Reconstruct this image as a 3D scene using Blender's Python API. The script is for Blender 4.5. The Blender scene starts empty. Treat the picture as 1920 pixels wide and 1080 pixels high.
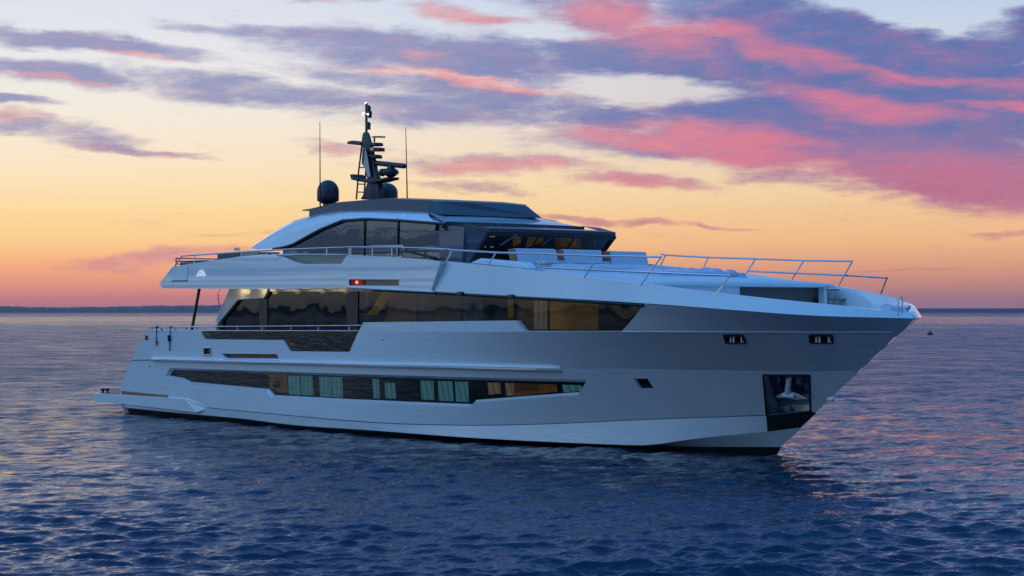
import bpy, bmesh, math, random
import numpy as np
from mathutils import Vector, Matrix
from mathutils.geometry import delaunay_2d_cdt

random.seed(7)
rng = np.random.default_rng(11)
S = bpy.context.scene
COL = S.collection

# ------------------------------------------------------------------ camera
PSI = math.radians(51.328)
CAM = Vector((70.004, -38.135, 3.964))
FPX = 3605.7
RIGHT = Vector((math.cos(PSI), math.sin(PSI), 0))
FWD = Vector((-math.sin(PSI), math.cos(PSI), 0))
cd = bpy.data.cameras.new('camera')
cam = bpy.data.objects.new('camera', cd)
COL.objects.link(cam)
cam.location = CAM
cam.rotation_euler = (math.pi / 2, 0, PSI)
cd.sensor_width = 36
cd.lens = FPX * 36 / 1920
cd.shift_y = 38 / 1920
cd.clip_start = 0.1
cd.clip_end = 100000
S.camera = cam
S.view_settings.view_transform = 'Standard'
S.view_settings.look = 'None'
S.view_settings.exposure = 0
S.view_settings.gamma = 1
S.cycles.max_bounces = 8
S.cycles.transparent_max_bounces = 12
S.cycles.caustics_reflective = False
S.cycles.caustics_refractive = False
S.cycles.sample_clamp_indirect = 6


# ------------------------------------------------------------------ node helpers
class NT:
    """small helper for building node trees"""
    def __init__(s, tree):
        s.t = tree
        s.n = tree.nodes
        s.l = tree.links

    def new(s, kind, **kw):
        nd = s.n.new(kind)
        for k, v in kw.items():
            setattr(nd, k, v)
        return nd

    def put(s, sock, v):
        if hasattr(v, 'is_output'):
            s.l.new(v, sock)
        elif isinstance(v, (tuple, list)) and len(v) == 3 and sock.type == 'RGBA':
            sock.default_value = (*v, 1)
        else:
            sock.default_value = v

    def m(s, op, *a, clamp=False):
        nd = s.new('ShaderNodeMath', operation=op, use_clamp=clamp)
        for i, v in enumerate(a):
            s.put(nd.inputs[i], v)
        return nd.outputs[0]

    def vm(s, op, *a):
        nd = s.new('ShaderNodeVectorMath', operation=op)
        for i, v in enumerate(a):
            s.put(nd.inputs[i], v)
        return nd.outputs['Value'] if op in ('DOT_PRODUCT', 'LENGTH') else nd.outputs[0]

    def mix(s, f, a, b, blend='MIX'):
        nd = s.new('ShaderNodeMix', data_type='RGBA', blend_type=blend)
        s.put(nd.inputs[0], f)
        s.put(nd.inputs[6], a)
        s.put(nd.inputs[7], b)
        return nd.outputs[2]

    def ramp(s, f, stops, interp='LINEAR'):
        nd = s.new('ShaderNodeValToRGB')
        cr = nd.color_ramp
        cr.interpolation = interp
        while len(cr.elements) > 1:
            cr.elements.remove(cr.elements[-1])
        for i, (p, c) in enumerate(stops):
            e = cr.elements[0] if i == 0 else cr.elements.new(p)
            e.position = p
            e.color = (*c, 1) if len(c) == 3 else c
        s.put(nd.inputs[0], f)
        return nd.outputs[0]

    def sstep(s, x, a, b):
        nd = s.new('ShaderNodeMapRange', interpolation_type='SMOOTHSTEP')
        s.put(nd.inputs[0], x)
        nd.inputs[1].default_value = a
        nd.inputs[2].default_value = b
        return nd.outputs[0]

    def noise(s, vec, scale, detail=4, rough=0.55, dist=0.0, dim='3D'):
        nd = s.new('ShaderNodeTexNoise', noise_dimensions=dim)
        s.put(nd.inputs['Vector'], vec)
        nd.inputs['Scale'].default_value = scale
        nd.inputs['Detail'].default_value = detail
        nd.inputs['Roughness'].default_value = rough
        nd.inputs['Distortion'].default_value = dist
        return nd.outputs[0]

    def comb(s, x, y, z=0.0):
        nd = s.new('ShaderNodeCombineXYZ')
        for i, v in enumerate((x, y, z)):
            s.put(nd.inputs[i], v)
        return nd.outputs[0]


def lin(r, g, b):
    f = lambda c: (c / 12.92 if c <= 0.04045 else ((c + 0.055) / 1.055) ** 2.4)
    return tuple(f(c / 255) for c in (r, g, b))

# ------------------------------------------------------------------ dusk sky
W = bpy.data.worlds.new('World')
S.world = W
W.use_nodes = True
W.node_tree.nodes.clear()
t = NT(W.node_tree)
D = t.new('ShaderNodeTexCoord').outputs['Generated']
dr_ = t.vm('DOT_PRODUCT', D, tuple(RIGHT))
df_ = t.vm('DOT_PRODUCT', D, tuple(FWD))
sx = t.new('ShaderNodeSeparateXYZ')
t.l.new(D, sx.inputs[0])
dz_ = sx.outputs[2]
az = t.m('MULTIPLY', t.m('ARCTAN2', dr_, df_), 36.057)       # bearing; 36 units to the radian
el = t.m('MULTIPLY', t.m('ARCSINE', dz_), 36.057)            # height above the horizon
ela = t.m('MAXIMUM', el, 0.0)
hh = t.m('DIVIDE', ela, 56.64)                               # 0 horizon .. 1 zenith
# compress so that the low sky has room in the ramp
e2 = t.m('POWER', hh, 0.5)
def pe(y):        # height in 1/36 rad -> ramp position
    return (max(0.0, y) / 56.64) ** 0.5
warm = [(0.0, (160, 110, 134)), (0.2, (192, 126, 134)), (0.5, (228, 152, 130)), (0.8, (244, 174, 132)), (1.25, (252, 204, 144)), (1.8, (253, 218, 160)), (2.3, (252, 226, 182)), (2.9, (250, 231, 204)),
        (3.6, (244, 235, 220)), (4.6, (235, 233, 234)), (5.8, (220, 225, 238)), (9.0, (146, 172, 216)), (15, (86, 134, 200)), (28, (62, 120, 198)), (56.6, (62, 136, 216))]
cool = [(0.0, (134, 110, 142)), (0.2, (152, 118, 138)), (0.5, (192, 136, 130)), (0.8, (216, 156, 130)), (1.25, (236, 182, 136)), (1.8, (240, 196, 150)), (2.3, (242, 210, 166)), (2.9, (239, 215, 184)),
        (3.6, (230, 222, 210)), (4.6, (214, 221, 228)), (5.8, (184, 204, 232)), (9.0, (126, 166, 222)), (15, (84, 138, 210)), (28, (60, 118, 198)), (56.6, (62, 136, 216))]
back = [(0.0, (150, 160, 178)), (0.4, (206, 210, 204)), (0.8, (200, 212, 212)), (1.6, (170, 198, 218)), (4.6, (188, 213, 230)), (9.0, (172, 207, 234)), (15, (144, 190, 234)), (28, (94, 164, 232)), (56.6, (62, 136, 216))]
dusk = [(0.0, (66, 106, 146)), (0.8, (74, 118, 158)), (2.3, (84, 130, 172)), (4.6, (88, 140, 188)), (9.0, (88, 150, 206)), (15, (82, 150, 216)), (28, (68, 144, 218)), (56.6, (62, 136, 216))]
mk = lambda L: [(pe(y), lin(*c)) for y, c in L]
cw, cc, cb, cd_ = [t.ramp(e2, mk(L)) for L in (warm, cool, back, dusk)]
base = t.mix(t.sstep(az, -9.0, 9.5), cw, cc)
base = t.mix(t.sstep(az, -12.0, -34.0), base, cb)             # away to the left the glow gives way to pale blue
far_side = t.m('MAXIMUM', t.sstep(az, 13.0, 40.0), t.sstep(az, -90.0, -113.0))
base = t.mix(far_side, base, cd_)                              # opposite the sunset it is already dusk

# --- cloud sheet: banks placed by bearing and height, torn by noise
p0 = t.comb(az, el, 0.0)
wn = t.new('ShaderNodeTexNoise', noise_dimensions='3D')
mp = t.new('ShaderNodeMapping')
t.l.new(p0, mp.inputs[0])
mp.inputs['Scale'].default_value = (0.36, 1.35, 1)
mp.inputs['Rotation'].default_value = (0, 0, math.radians(5))
st = mp.outputs[0]                                            # streaky coordinates
t.l.new(st, wn.inputs['Vector'])
wn.inputs['Scale'].default_value = 1.1
wn.inputs['Detail'].default_value = 6
wn.inputs['Roughness'].default_value = 0.58
off = t.vm('MULTIPLY', t.vm('SUBTRACT', wn.outputs[1], (0.5, 0.5, 0.5)), (2.2, 0.75, 0))
p1 = t.vm('ADD', p0, off)


def blob(u, v, ru, rv, rot, amp=1.0, lo=0.25):
    nd = t.new('ShaderNodeMapping', vector_type='TEXTURE')
    t.l.new(p1, nd.inputs[0])
    nd.inputs['Location'].default_value = ((u - 960) / 100, (578 - v) / 100, 0)
    nd.inputs['Rotation'].default_value = (0, 0, math.radians(rot))
    nd.inputs['Scale'].default_value = (ru / 100, rv / 100, 1)
    ln = t.vm('LENGTH', nd.outputs[0])
    mr = t.new('ShaderNodeMapRange', interpolation_type='SMOOTHSTEP')
    t.l.new(ln, mr.inputs[0])
    mr.inputs[1].default_value = 1.35
    mr.inputs[2].default_value = lo
    mr.inputs[3].default_value = 0
    mr.inputs[4].default_value = amp
    return mr.outputs[0]


def total(L, op='MAXIMUM'):
    a = None
    for q in L:
        b = blob(*q)
        a = b if a is None else t.m(op, a, b)
    return a


banks = total([
    (180, 98, 280, 24, -6, 1.15), (560, 74, 280, 19, -4, .9), (110, 152, 210, 26, -6, 1.1), (20, 200, 130, 15, -4, 1),
    (500, 180, 340, 38, -5, 1), (840, 210, 330, 36, -4, .95), (110, 252, 210, 22, -9, .75), (250, 286, 190, 12, -6, .95),
    (840, 108, 420, 52, -4, 1.15), (1230, 112, 330, 80, -6, 1.2), (880, 36, 120, 18, -8, .75), (1150, 40, 230, 55, -12, 1),
    (1540, 90, 380, 95, -12, 1.35), (1860, 90, 190, 60, 18, 1.3), (1700, 180, 420, 85, -6, 1.4), (1600, 240, 460, 75, -3, 1.35),
    (1400, 272, 420, 46, -3, 1.2), (1780, 320, 330, 90, -10, 1.4), (930, 312, 240, 24, -3, .85), (1200, 345, 190, 16, -2, .85),
    (1500, 335, 200, 26, -8, .72), (1850, 382, 180, 16, -6, .8), (640, 276, 110, 12, -4, .7), (330, 486, 240, 17, 3, .85),
    (1130, 412, 180, 9, -2, .85), (1370, 421, 100, 6, -3, .8), (1890, 450, 90, 8, 4, .75), (1700, 512, 120, 4, 2, .7), (640, 10, 160, 10, 0, .6),
    (910, 186, 250, 46, -6, 1.0), (1120, 222, 220, 24, -4, .95), (700, 150, 200, 26, -5, .8), (450, 440, 90, 8, 2, .45), (880, 345, 200, 10, -3, .6)])
gaps = total([(1235, 176, 150, 30, -7, 1.15), (1735, 42, 190, 34, -14, 1.1), (1040, 62, 120, 14, -4, .6), (1900, 12, 110, 18, 0, .8)])
n_st = t.noise(st, 1.7, 8, 0.62, 0.3)
n_fine = t.noise(st, 6.5, 6, 0.64, 0.2)
dens_ = t.m('SUBTRACT', banks, t.m('MULTIPLY', gaps, 0.9))
dens_ = t.m('ADD', dens_, t.m('MULTIPLY', t.m('MULTIPLY', t.sstep(az, -1, 6), t.sstep(el, 2.3, 3.1)), t.m('MULTIPLY', t.sstep(el, 5.6, 4.6), 0.22)))
dens_ = t.m('ADD', dens_, t.m('MULTIPLY', t.m('SUBTRACT', n_st, 0.5), 1.45))
dens_ = t.m('ADD', dens_, t.m('MULTIPLY', t.m('SUBTRACT', n_fine, 0.5), 0.7))
inwin = t.m('MULTIPLY', t.m('SUBTRACT', 1.0, t.sstep(t.m('ABSOLUTE', az), 10.5, 15.0)), t.m('SUBTRACT', 1.0, t.sstep(el, 6.0, 9.0)))
# elsewhere: the same kind of broken sheet carried on over the rest of the sky
zz = t.m('ADD', t.m('MAXIMUM', dz_, 0.0), 0.08)
gp_ = t.comb(t.m('DIVIDE', dr_, zz), t.m('DIVIDE', df_, zz), 0.0)
g_n = t.noise(gp_, 0.55, 7, 0.6, 0.4)
gen = t.m('MULTIPLY', t.m('SUBTRACT', g_n, 0.34), 3.0)
lowband = t.m('MULTIPLY', t.sstep(el, 0.6, 2.5), t.m('SUBTRACT', 1.0, t.sstep(el, 18, 40)))
gen = t.m('MULTIPLY', gen, lowband)
lc = t.comb(t.m('MULTIPLY', az, 0.16), t.m('MULTIPLY', el, 2.6), 4.0)
l_n = t.noise(lc, 1.0, 6, 0.6, 0.5)
low_left = t.m('MULTIPLY', t.m('MULTIPLY', t.sstep(az, -14, -24), t.sstep(el, 0.2, 0.7)), t.m('SUBTRACT', 1.0, t.sstep(el, 2.6, 4.5)))
gen = t.m('MAXIMUM', gen, t.m('MULTIPLY', t.m('MULTIPLY', t.m('SUBTRACT', l_n, 0.44), 9.0), low_left))
mx_ = t.new('ShaderNodeMix', data_type='FLOAT')
t.l.new(inwin, mx_.inputs[0])
t.l.new(gen, mx_.inputs[2])
t.l.new(dens_, mx_.inputs[3])
dens_ = mx_.outputs[0]
base = t.mix(t.m('MULTIPLY', t.m('MULTIPLY', t.sstep(az, -4, 6), t.sstep(el, 2.0, 3.6)), t.m('MULTIPLY', t.m('MULTIPLY', inwin, t.sstep(el, 5.2, 4.2)), 0.30)), base, lin(176, 150, 186))
mask = t.sstep(dens_, 0.06, 1.10)
mask = t.m('MULTIPLY', mask, t.m('ADD', 0.86, t.m('MULTIPLY', t.sstep(az, -4, 5), 0.10)))

pinks = total([(1150, 42, 200, 36, -8, .9), (1330, 60, 90, 26, -8, .9), (1420, 95, 120, 28, -20, .65), (1530, 120, 210, 16, -14, .5), (875, 153, 215, 11, -6, 1.5),
               (1620, 205, 220, 26, -8, .75), (1300, 262, 290, 28, -3, 1.1), (1870, 212, 110, 10, -6, .7), (1820, 350, 300, 60, -8, .95), (960, 318, 220, 20, -3, 1), (1190, 347, 180, 16, -2, .9),
               (290, 126, 110, 9, -5, .8), (120, 166, 120, 8, -5, .6), (60, 230, 90, 14, -6, .9), (500, 224, 160, 9, -5, .55), (640, 278, 110, 12, -4, .8), (1700, 150, 260, 10, -8, .6), (880, 36, 130, 22, -8, 1),
               (330, 486, 260, 22, 3, .7), (1250, 90, 120, 30, -8, .6), (780, 108, 60, 10, -4, .6), (1450, 300, 300, 30, -8, .8), (1370, 421, 100, 8, -3, .5), (640, 10, 160, 12, 0, .8), (250, 289, 180, 6, -6, .4)])
n_p = t.noise(t.vm('ADD', st, (7.3, 2.1, 0)), 2.4, 7, 0.62, 0.3)
pk = t.m('ADD', t.m('MULTIPLY', pinks, 0.95), t.m('MULTIPLY', t.m('SUBTRACT', n_p, 0.48), 1.7))
pk = t.m('MULTIPLY', t.sstep(pk, -0.2, 1.45), t.m('ADD', 0.25, t.m('MULTIPLY', inwin, 0.75)))
rightness = t.sstep(az, -5.0, 6.5)
shade = t.mix(rightness, lin(130, 138, 186), lin(92, 112, 172))
shade = t.mix(t.m('MULTIPLY', t.m('SUBTRACT', 1.0, t.sstep(el, 1.4, 3.6)), t.sstep(az, -18, -11)), shade, lin(190, 122, 142))
glowc = t.mix(rightness, lin(228, 158, 154), lin(224, 120, 144))
glowc = t.mix(t.m('MULTIPLY', t.sstep(el, 3.6, 2.2), t.sstep(az, 3, 8)), glowc, lin(186, 106, 140))
shade = t.mix(t.m('MULTIPLY', pinks, 0.55), shade, lin(176, 124, 164))
shade = t.mix(t.sstep(az, -11, -17), shade, lin(84, 106, 156))
cloud = t.mix(pk, shade, glowc)
# thin lit wisps inside the banks
cloud = t.mix(t.m('MULTIPLY', t.sstep(n_fine, 0.5, 0.85), 0.10), cloud, base)
sky = t.mix(mask, base, cloud)
# below the horizon: only seen by rays that miss the sea
sky = t.mix(t.sstep(dz_, -0.002, -0.02), sky, lin(40, 60, 105))
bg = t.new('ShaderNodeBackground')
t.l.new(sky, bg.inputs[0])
t.l.new(t.m('ADD', t.m('ADD', 1.0, t.m('MULTIPLY', t.sstep(el, 8.0, 24.0), 0.40)), t.m('MULTIPLY', t.m('MULTIPLY', t.sstep(az, -24, -50), t.sstep(az, -108, -88)), t.m('MULTIPLY', t.sstep(el, 1.6, 6.0), 0.40))), bg.inputs[1])      # sky strength raised overhead and to the back-left to lighten the hull
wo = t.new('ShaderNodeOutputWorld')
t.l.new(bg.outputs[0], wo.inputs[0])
W.cycles.sampling_method = 'MANUAL'
W.cycles.sample_map_resolution = 1024


# ------------------------------------------------------------------ materials
def mat(name):
    m = bpy.data.materials.new(name)
    m.use_nodes = True
    m.node_tree.nodes.clear()
    t = NT(m.node_tree)
    out = t.new('ShaderNodeOutputMaterial')
    return m, t, out


def pbr(name, col, rough=0.4, metal=0.0, var=0.06, scale=3.0, ior=1.5, coat=0.0, bump=0.0, bscale=40.0, wavy=0.0):
    m, t, out = mat(name)
    p = t.new('ShaderNodeBsdfPrincipled')
    co = t.new('ShaderNodeTexCoord').outputs['Object']
    n = t.noise(co, scale, 5, 0.6)
    c0 = tuple(c * (1 - var) for c in col)
    c1 = tuple(min(1, c * (1 + var)) for c in col)
    t.l.new(t.ramp(n, [(0.3, c0), (0.7, c1)]), p.inputs['Base Color'])
    r = t.new('ShaderNodeMapRange')
    t.l.new(t.noise(co, scale * 2.3, 3), r.inputs[0])
    r.inputs[3].default_value = rough * 0.8
    r.inputs[4].default_value = rough * 1.25
    t.l.new(r.outputs[0], p.inputs['Roughness'])
    p.inputs['Metallic'].default_value = metal
    p.inputs['IOR'].default_value = ior
    p.inputs['Coat Weight'].default_value = coat
    p.inputs['Coat Roughness'].default_value = 0.03
    if bump:
        b = t.new('ShaderNodeBump')
        b.inputs['Strength'].default_value = bump
        b.inputs['Distance'].default_value = 0.01
        t.l.new(t.noise(co, bscale, 4), b.inputs['Height'])
        t.l.new(b.outputs[0], p.inputs['Normal'])
    if wavy:      # large faired panels keep a slight waviness
        mp_ = t.new('ShaderNodeMapping')
        t.l.new(co, mp_.inputs[0])
        mp_.inputs['Rotation'].default_value = (0, math.radians(24), 0)
        mp_.inputs['Scale'].default_value = (0.8, 1, 4.0)
        b = t.new('ShaderNodeBump')
        b.inputs['Strength'].default_value = wavy
        b.inputs['Distance'].default_value = 0.02
        t.l.new(t.noise(mp_.outputs[0], 1.4, 4, 0.55, 0.4), b.inputs['Height'])
        t.l.new(b.outputs[0], p.inputs['Normal'])
        t.l.new(b.outputs[0], p.inputs['Coat Normal'])
    t.l.new(p.outputs[0], out.inputs[0])
    return m


def glass(name, tint, ior=1.9, rough=0.015, wavy=0.0):
    """tinted pane: mirror-like coat over a see-through dark body"""
    m, t, out = mat(name)
    fr = t.new('ShaderNodeFresnel')
    fr.inputs['IOR'].default_value = ior
    tr = t.new('ShaderNodeBsdfTransparent')
    tr.inputs[0].default_value = (*tint, 1)
    gl = t.new('ShaderNodeBsdfGlossy')
    gl.inputs['Color'].default_value = (0.95, 0.97, 1, 1)
    gl.inputs['Roughness'].default_value = rough
    co = t.new('ShaderNodeTexCoord').outputs['Object']
    b = t.new('ShaderNodeBump')
    b.inputs['Strength'].default_value = 0.25 if not wavy else wavy
    b.inputs['Distance'].default_value = 0.02
    if wavy:      # bent panes are never quite flat
        mp_ = t.new('ShaderNodeMapping')
        t.l.new(co, mp_.inputs[0])
        mp_.inputs['Rotation'].default_value = (0, math.radians(24), 0)
        mp_.inputs['Scale'].default_value = (1.1, 1, 5.0)
        t.l.new(t.noise(mp_.outputs[0], 1.6, 4, 0.6, 0.4), b.inputs['Height'])
    else:
        t.l.new(t.noise(co, 0.6, 2), b.inputs['Height'])
    t.l.new(b.outputs[0], gl.inputs['Normal'])
    mx = t.new('ShaderNodeMixShader')
    t.l.new(fr.outputs[0], mx.inputs[0])
    t.l.new(tr.outputs[0], mx.inputs[1])
    t.l.new(gl.outputs[0], mx.inputs[2])
    t.l.new(mx.outputs[0], out.inputs[0])
    return m


def glow(name, col, strength, var=0.25, fold_shade=0):
    """emissive surface: lamps, and cabin walls and curtains with lamplight in their colour"""
    m, t, out = mat(name)
    p = t.new('ShaderNodeBsdfPrincipled')
    co = t.new('ShaderNodeTexCoord').outputs['Object']
    if fold_shade:
        wv = t.new('ShaderNodeTexWave', bands_direction='X')  # light and dark bands paint the shading of curtain folds
        t.l.new(co, wv.inputs['Vector'])
        wv.inputs['Scale'].default_value = fold_shade
        wv.inputs['Distortion'].default_value = 1.2
        n = wv.outputs[1]
    else:
        n = t.noise(co, 1.3, 3)
    c = t.ramp(n, [(0.3, tuple(x * (1 - var) for x in col)), (0.7, col)])
    t.l.new(c, p.inputs['Base Color'])
    t.l.new(c, p.inputs['Emission Color'])  # cabin walls, curtains and sofa emit in place of room lamps
    p.inputs['Emission Strength'].default_value = strength
    p.inputs['Roughness'].default_value = 0.6
    t.l.new(p.outputs[0], out.inputs[0])
    return m


M = dict(
    gloss=pbr('polished_white', (0.66, 0.72, 0.75), 0.04, var=0.015, scale=0.8, ior=2.1, coat=1.0),
    steel_dark=pbr('dull_steel', (0.12, 0.13, 0.15), 0.35, metal=0.7, var=0.1),
    white=pbr('white_gelcoat', (0.70, 0.77, 0.80), 0.10, var=0.02, scale=0.8, ior=1.5, coat=0.8),
    hull=pbr('hull_gelcoat', (0.74, 0.785, 0.81), 0.07, var=0.02, scale=0.6, ior=1.6, coat=1.0, wavy=0.45),
    deck=pbr('deck_white', (0.70, 0.71, 0.72), 0.45, var=0.04, scale=2),
    boot=pbr('antifouling_black', (0.012, 0.013, 0.016), 0.35, var=0.3, scale=4),
    black=pbr('black_rubber', (0.012, 0.012, 0.014), 0.45, var=0.2),
    frame=pbr('black_frame', (0.015, 0.015, 0.018), 0.2, var=0.2),
    dark=pbr('anthracite_paint', (0.052, 0.056, 0.07), 0.28, var=0.08, scale=1.2),
    mast=pbr('mast_paint', (0.03, 0.032, 0.042), 0.4, var=0.15),
    dome=pbr('dome_paint', (0.035, 0.035, 0.042), 0.3, var=0.1),
    panel=pbr('grey_panel', (0.07, 0.09, 0.125), 0.16, var=0.06, coat=0.4),
    steel=pbr('polished_steel', (0.72, 0.73, 0.75), 0.10, metal=1.0, var=0.05, scale=6),
    locker=pbr('locker_grey', (0.10, 0.095, 0.085), 0.4, var=0.1),
    pocket=pbr('pocket_steel', (0.36, 0.39, 0.43), 0.30, metal=1.0, var=0.15, scale=1.5, bump=0.25, bscale=3),
    teak=pbr('teak', (0.28, 0.15, 0.075), 0.5, var=0.2, scale=5),
    leather=pbr('brown_leather', (0.30, 0.11, 0.06), 0.5, var=0.15, scale=6),
    cushion=pbr('pale_cushion', (0.55, 0.57, 0.62), 0.7, var=0.06, scale=4, bump=0.4, bscale=12),
    cover=pbr('clear_cover', (0.50, 0.54, 0.62), 0.22, var=0.12, scale=5, bump=0.9, bscale=7),
    beige=pbr('beige_coaming', (0.36, 0.33, 0.25), 0.35, var=0.1),
    inside=pbr('cabin_dark', (0.022, 0.02, 0.018), 0.6, var=0.3),
    bronze=pbr('copper_vent', (0.16, 0.09, 0.07), 0.3, metal=0.6, var=0.2),
    rope=pbr('navy_rope', (0.012, 0.016, 0.03), 0.8, var=0.3, scale=30),
    galv=pbr('galvanised', (0.78, 0.80, 0.83), 0.42, metal=0.15, var=0.1),
    glass_fore=glass('wheelhouse_glass', (0.42, 0.39, 0.36), 1.35),
    glass=glass('smoked_glass', (0.32, 0.33, 0.34), 1.42),
    glass_dark=glass('dark_hull_glass', (0.46, 0.46, 0.46), 1.62, 0.02, 1.0),
    glass_top=glass('mirror_glass', (0.22, 0.26, 0.32), 2.3),
    glass_bul=glass('bulwark_glass', (0.16, 0.14, 0.11), 1.6, 0.02, 1.0),
    amber=glow('amber_cabin', (0.42, 0.24, 0.012), 0.30, 0.6),
    amber_dim=glow('amber_cabin_dim', (0.22, 0.125, 0.015), 0.42, 0.6),
    teal=glow('glowing_teal_curtain', (0.10, 0.34, 0.43), 0.5, 0.30, 1.3),
    olive=glow('glowing_olive_cabin', (0.07, 0.068, 0.055), 0.3),
    sand=glow('glowing_sand_curtain', (0.40, 0.32, 0.22), 0.35, 0.35, 1.4),
    brown=glow('glowing_brown_cabin', (0.12, 0.06, 0.03), 0.35),
    bluewall=glow('glowing_blue_cabin', (0.035, 0.06, 0.10), 0.45, 0.5, 2.0),
    spot=glow('warm_lamp', (1.0, 0.72, 0.25), 0.8, 0.0),
    lampw=glow('mast_lamp', (1.0, 0.86, 0.72), 9.0, 0.0),
    red=glow('red_lamp', (0.22, 0.008, 0.01), 0.35, 0.0),
    redcore=glow('red_lamp_core', (1.0, 0.10, 0.07), 5.0, 0.0),
    logo=glow('lit_emblem', (0.9, 0.95, 1.0), 0.35, 0.0),
)


# ------------------------------------------------------------------ objects
def tag(o, label=None, cat=None, group=None, kind=None):
    if label: o['label'] = label
    if cat: o['category'] = cat
    if group: o['group'] = group
    if kind: o['kind'] = kind
    return o


def empty(name, loc=(0, 0, 0)):
    o = bpy.data.objects.new(name, None)
    COL.objects.link(o)
    o.location = loc
    o.empty_display_size = 0.3
    return o


class MB:
    """collects shapes into one mesh"""
    def __init__(s):
        s.v = []
        s.f = []
        s.sharp = []

    def add(s, vs, fs):
        k = len(s.v)
        s.v += [tuple(p) for p in vs]
        s.f += [tuple(i + k for i in f) for f in fs]
        return s

    def box(s, c, size, R=None):
        R = R or Matrix.Identity(3)
        vs = [Vector(c) + R @ Vector((x * size[0] / 2, y * size[1] / 2, z * size[2] / 2))
              for x in (-1, 1) for y in (-1, 1) for z in (-1, 1)]
        return s.add(vs, [(0, 1, 3, 2), (4, 6, 7, 5), (0, 4, 5, 1), (2, 3, 7, 6), (0, 2, 6, 4), (1, 5, 7, 3)])

    def tube(s, pts, r, n=10, cap=True, r1=None):
        pts = [Vector(p) for p in pts]
        rings = []
        for i, p in enumerate(pts):
            a = pts[max(0, i - 1)]
            b = pts[min(len(pts) - 1, i + 1)]
            d = (b - a).normalized()
            up = Vector((0, 0, 1)) if abs(d.z) < 0.95 else Vector((1, 0, 0))
            e1 = d.cross(up).normalized()
            e2 = d.cross(e1)
            rr = r if r1 is None else r + (r1 - r) * i / (len(pts) - 1)
            rings.append([p + (e1 * math.cos(2 * math.pi * k / n) + e2 * math.sin(2 * math.pi * k / n)) * rr for k in range(n)])
        vs = sum(rings, [])
        fs = [(i * n + k, i * n + (k + 1) % n, (i + 1) * n + (k + 1) % n, (i + 1) * n + k)
              for i in range(len(pts) - 1) for k in range(n)]
        if cap:
            fs += [tuple(range(n))[::-1], tuple((len(pts) - 1) * n + k for k in range(n))]
        return s.add(vs, fs)

    def prism(s, poly, off):
        """closed slab: a polygon of 3-D points pushed along off"""
        n = len(poly)
        off = Vector(off)
        vs = [Vector(p) for p in poly] + [Vector(p) + off for p in poly]
        fs = [tuple(range(n)), tuple(range(2 * n - 1, n - 1, -1))]
        fs += [(i, (i + 1) % n, n + (i + 1) % n, n + i) for i in range(n)]
        return s.add(vs, fs)

    def loft(s, rings, closed=True, cap=True):
        n = len(rings[0])
        vs = sum([list(r) for r in rings], [])
        m = n if closed else n - 1
        fs = [(i * n + k, i * n + (k + 1) % n, (i + 1) * n + (k + 1) % n, (i + 1) * n + k)
              for i in range(len(rings) - 1) for k in range(m)]
        if cap and closed:
            fs += [tuple(range(n))[::-1], tuple((len(rings) - 1) * n + k for k in range(n))]
        return s.add(vs, fs)

    def lathe(s, c, prof, n=24):
        c = Vector(c)
        rings = [[c + Vector((r * math.cos(2 * math.pi * k / n), r * math.sin(2 * math.pi * k / n), z)) for k in range(n)]
                 for r, z in prof]
        return s.loft(rings)

    def ball(s, c, r, n=14, sz=1.0):
        prof = [(max(1e-4, r * math.sin(math.pi * i / n)), -r * sz * math.cos(math.pi * i / n)) for i in range(n + 1)]
        return s.lathe(c, prof, 16)

    def mirror(s):
        k = len(s.v)
        nv = [(x, -y, z) for x, y, z in s.v]
        nf = [tuple(i + k for i in reversed(f)) for f in s.f]
        ns = [(a + k, b + k) for a, b in s.sharp]
        s.v += nv
        s.f += nf
        s.sharp += ns
        return s

    def build(s, name, m, parent=None, bevel=0.0, smooth=True, angle=32, seg=2, origin=None, fix=True):
        me = bpy.data.meshes.new(name)
        bm = bmesh.new()
        o3 = Vector(origin) if origin is not None else Vector((0, 0, 0))
        bv = [bm.verts.new(Vector(p) - o3) for p in s.v]
        for f in s.f:
            try:
                bm.faces.new([bv[i] for i in f])
            except ValueError:
                pass
        if fix:
            bmesh.ops.remove_doubles(bm, verts=bm.verts, dist=1e-5)
            bmesh.ops.recalc_face_normals(bm, faces=bm.faces)
        bm.edges.ensure_lookup_table()
        if s.sharp and not fix:
            s.sharp = [q for q in s.sharp if q[0] != q[1]] or s.sharp
            for a, b in s.sharp:
                e = bm.edges.get((bv[a], bv[b])) if a != b else None
                if e: e.smooth = False
        for f in bm.faces:
            f.smooth = smooth
        bm.to_mesh(me)
        bm.free()
        if smooth and not s.sharp:
            me.set_sharp_from_angle(angle=math.radians(angle))
        me.materials.append(M[m] if isinstance(m, str) else m)
        o = bpy.data.objects.new(name, me)
        COL.objects.link(o)
        o.location = o3
        if parent is not None:
            o.parent = parent
        if bevel:
            b = o.modifiers.new('bevel', 'BEVEL')
            b.width = bevel
            b.segments = seg
            b.limit_method = 'ANGLE'
            b.angle_limit = math.radians(35)
            b.harden_normals = False
        return o


# ------------------------------------------------------------------ surveying: a sight line met with a plane or a surface
def ray(u, v):
    return (FWD * FPX + RIGHT * (u - 960) + Vector((0, 0, 578 - v))).normalized()


def on_y(u, v, y):
    d = ray(u, v)
    return CAM + d * ((y - CAM.y) / d.y)


def on_x(u, v, x):
    d = ray(u, v)
    return CAM + d * ((x - CAM.x) / d.x)


def on_z(u, v, z):
    d = ray(u, v)
    return CAM + d * ((z - CAM.z) / d.z)


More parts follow.
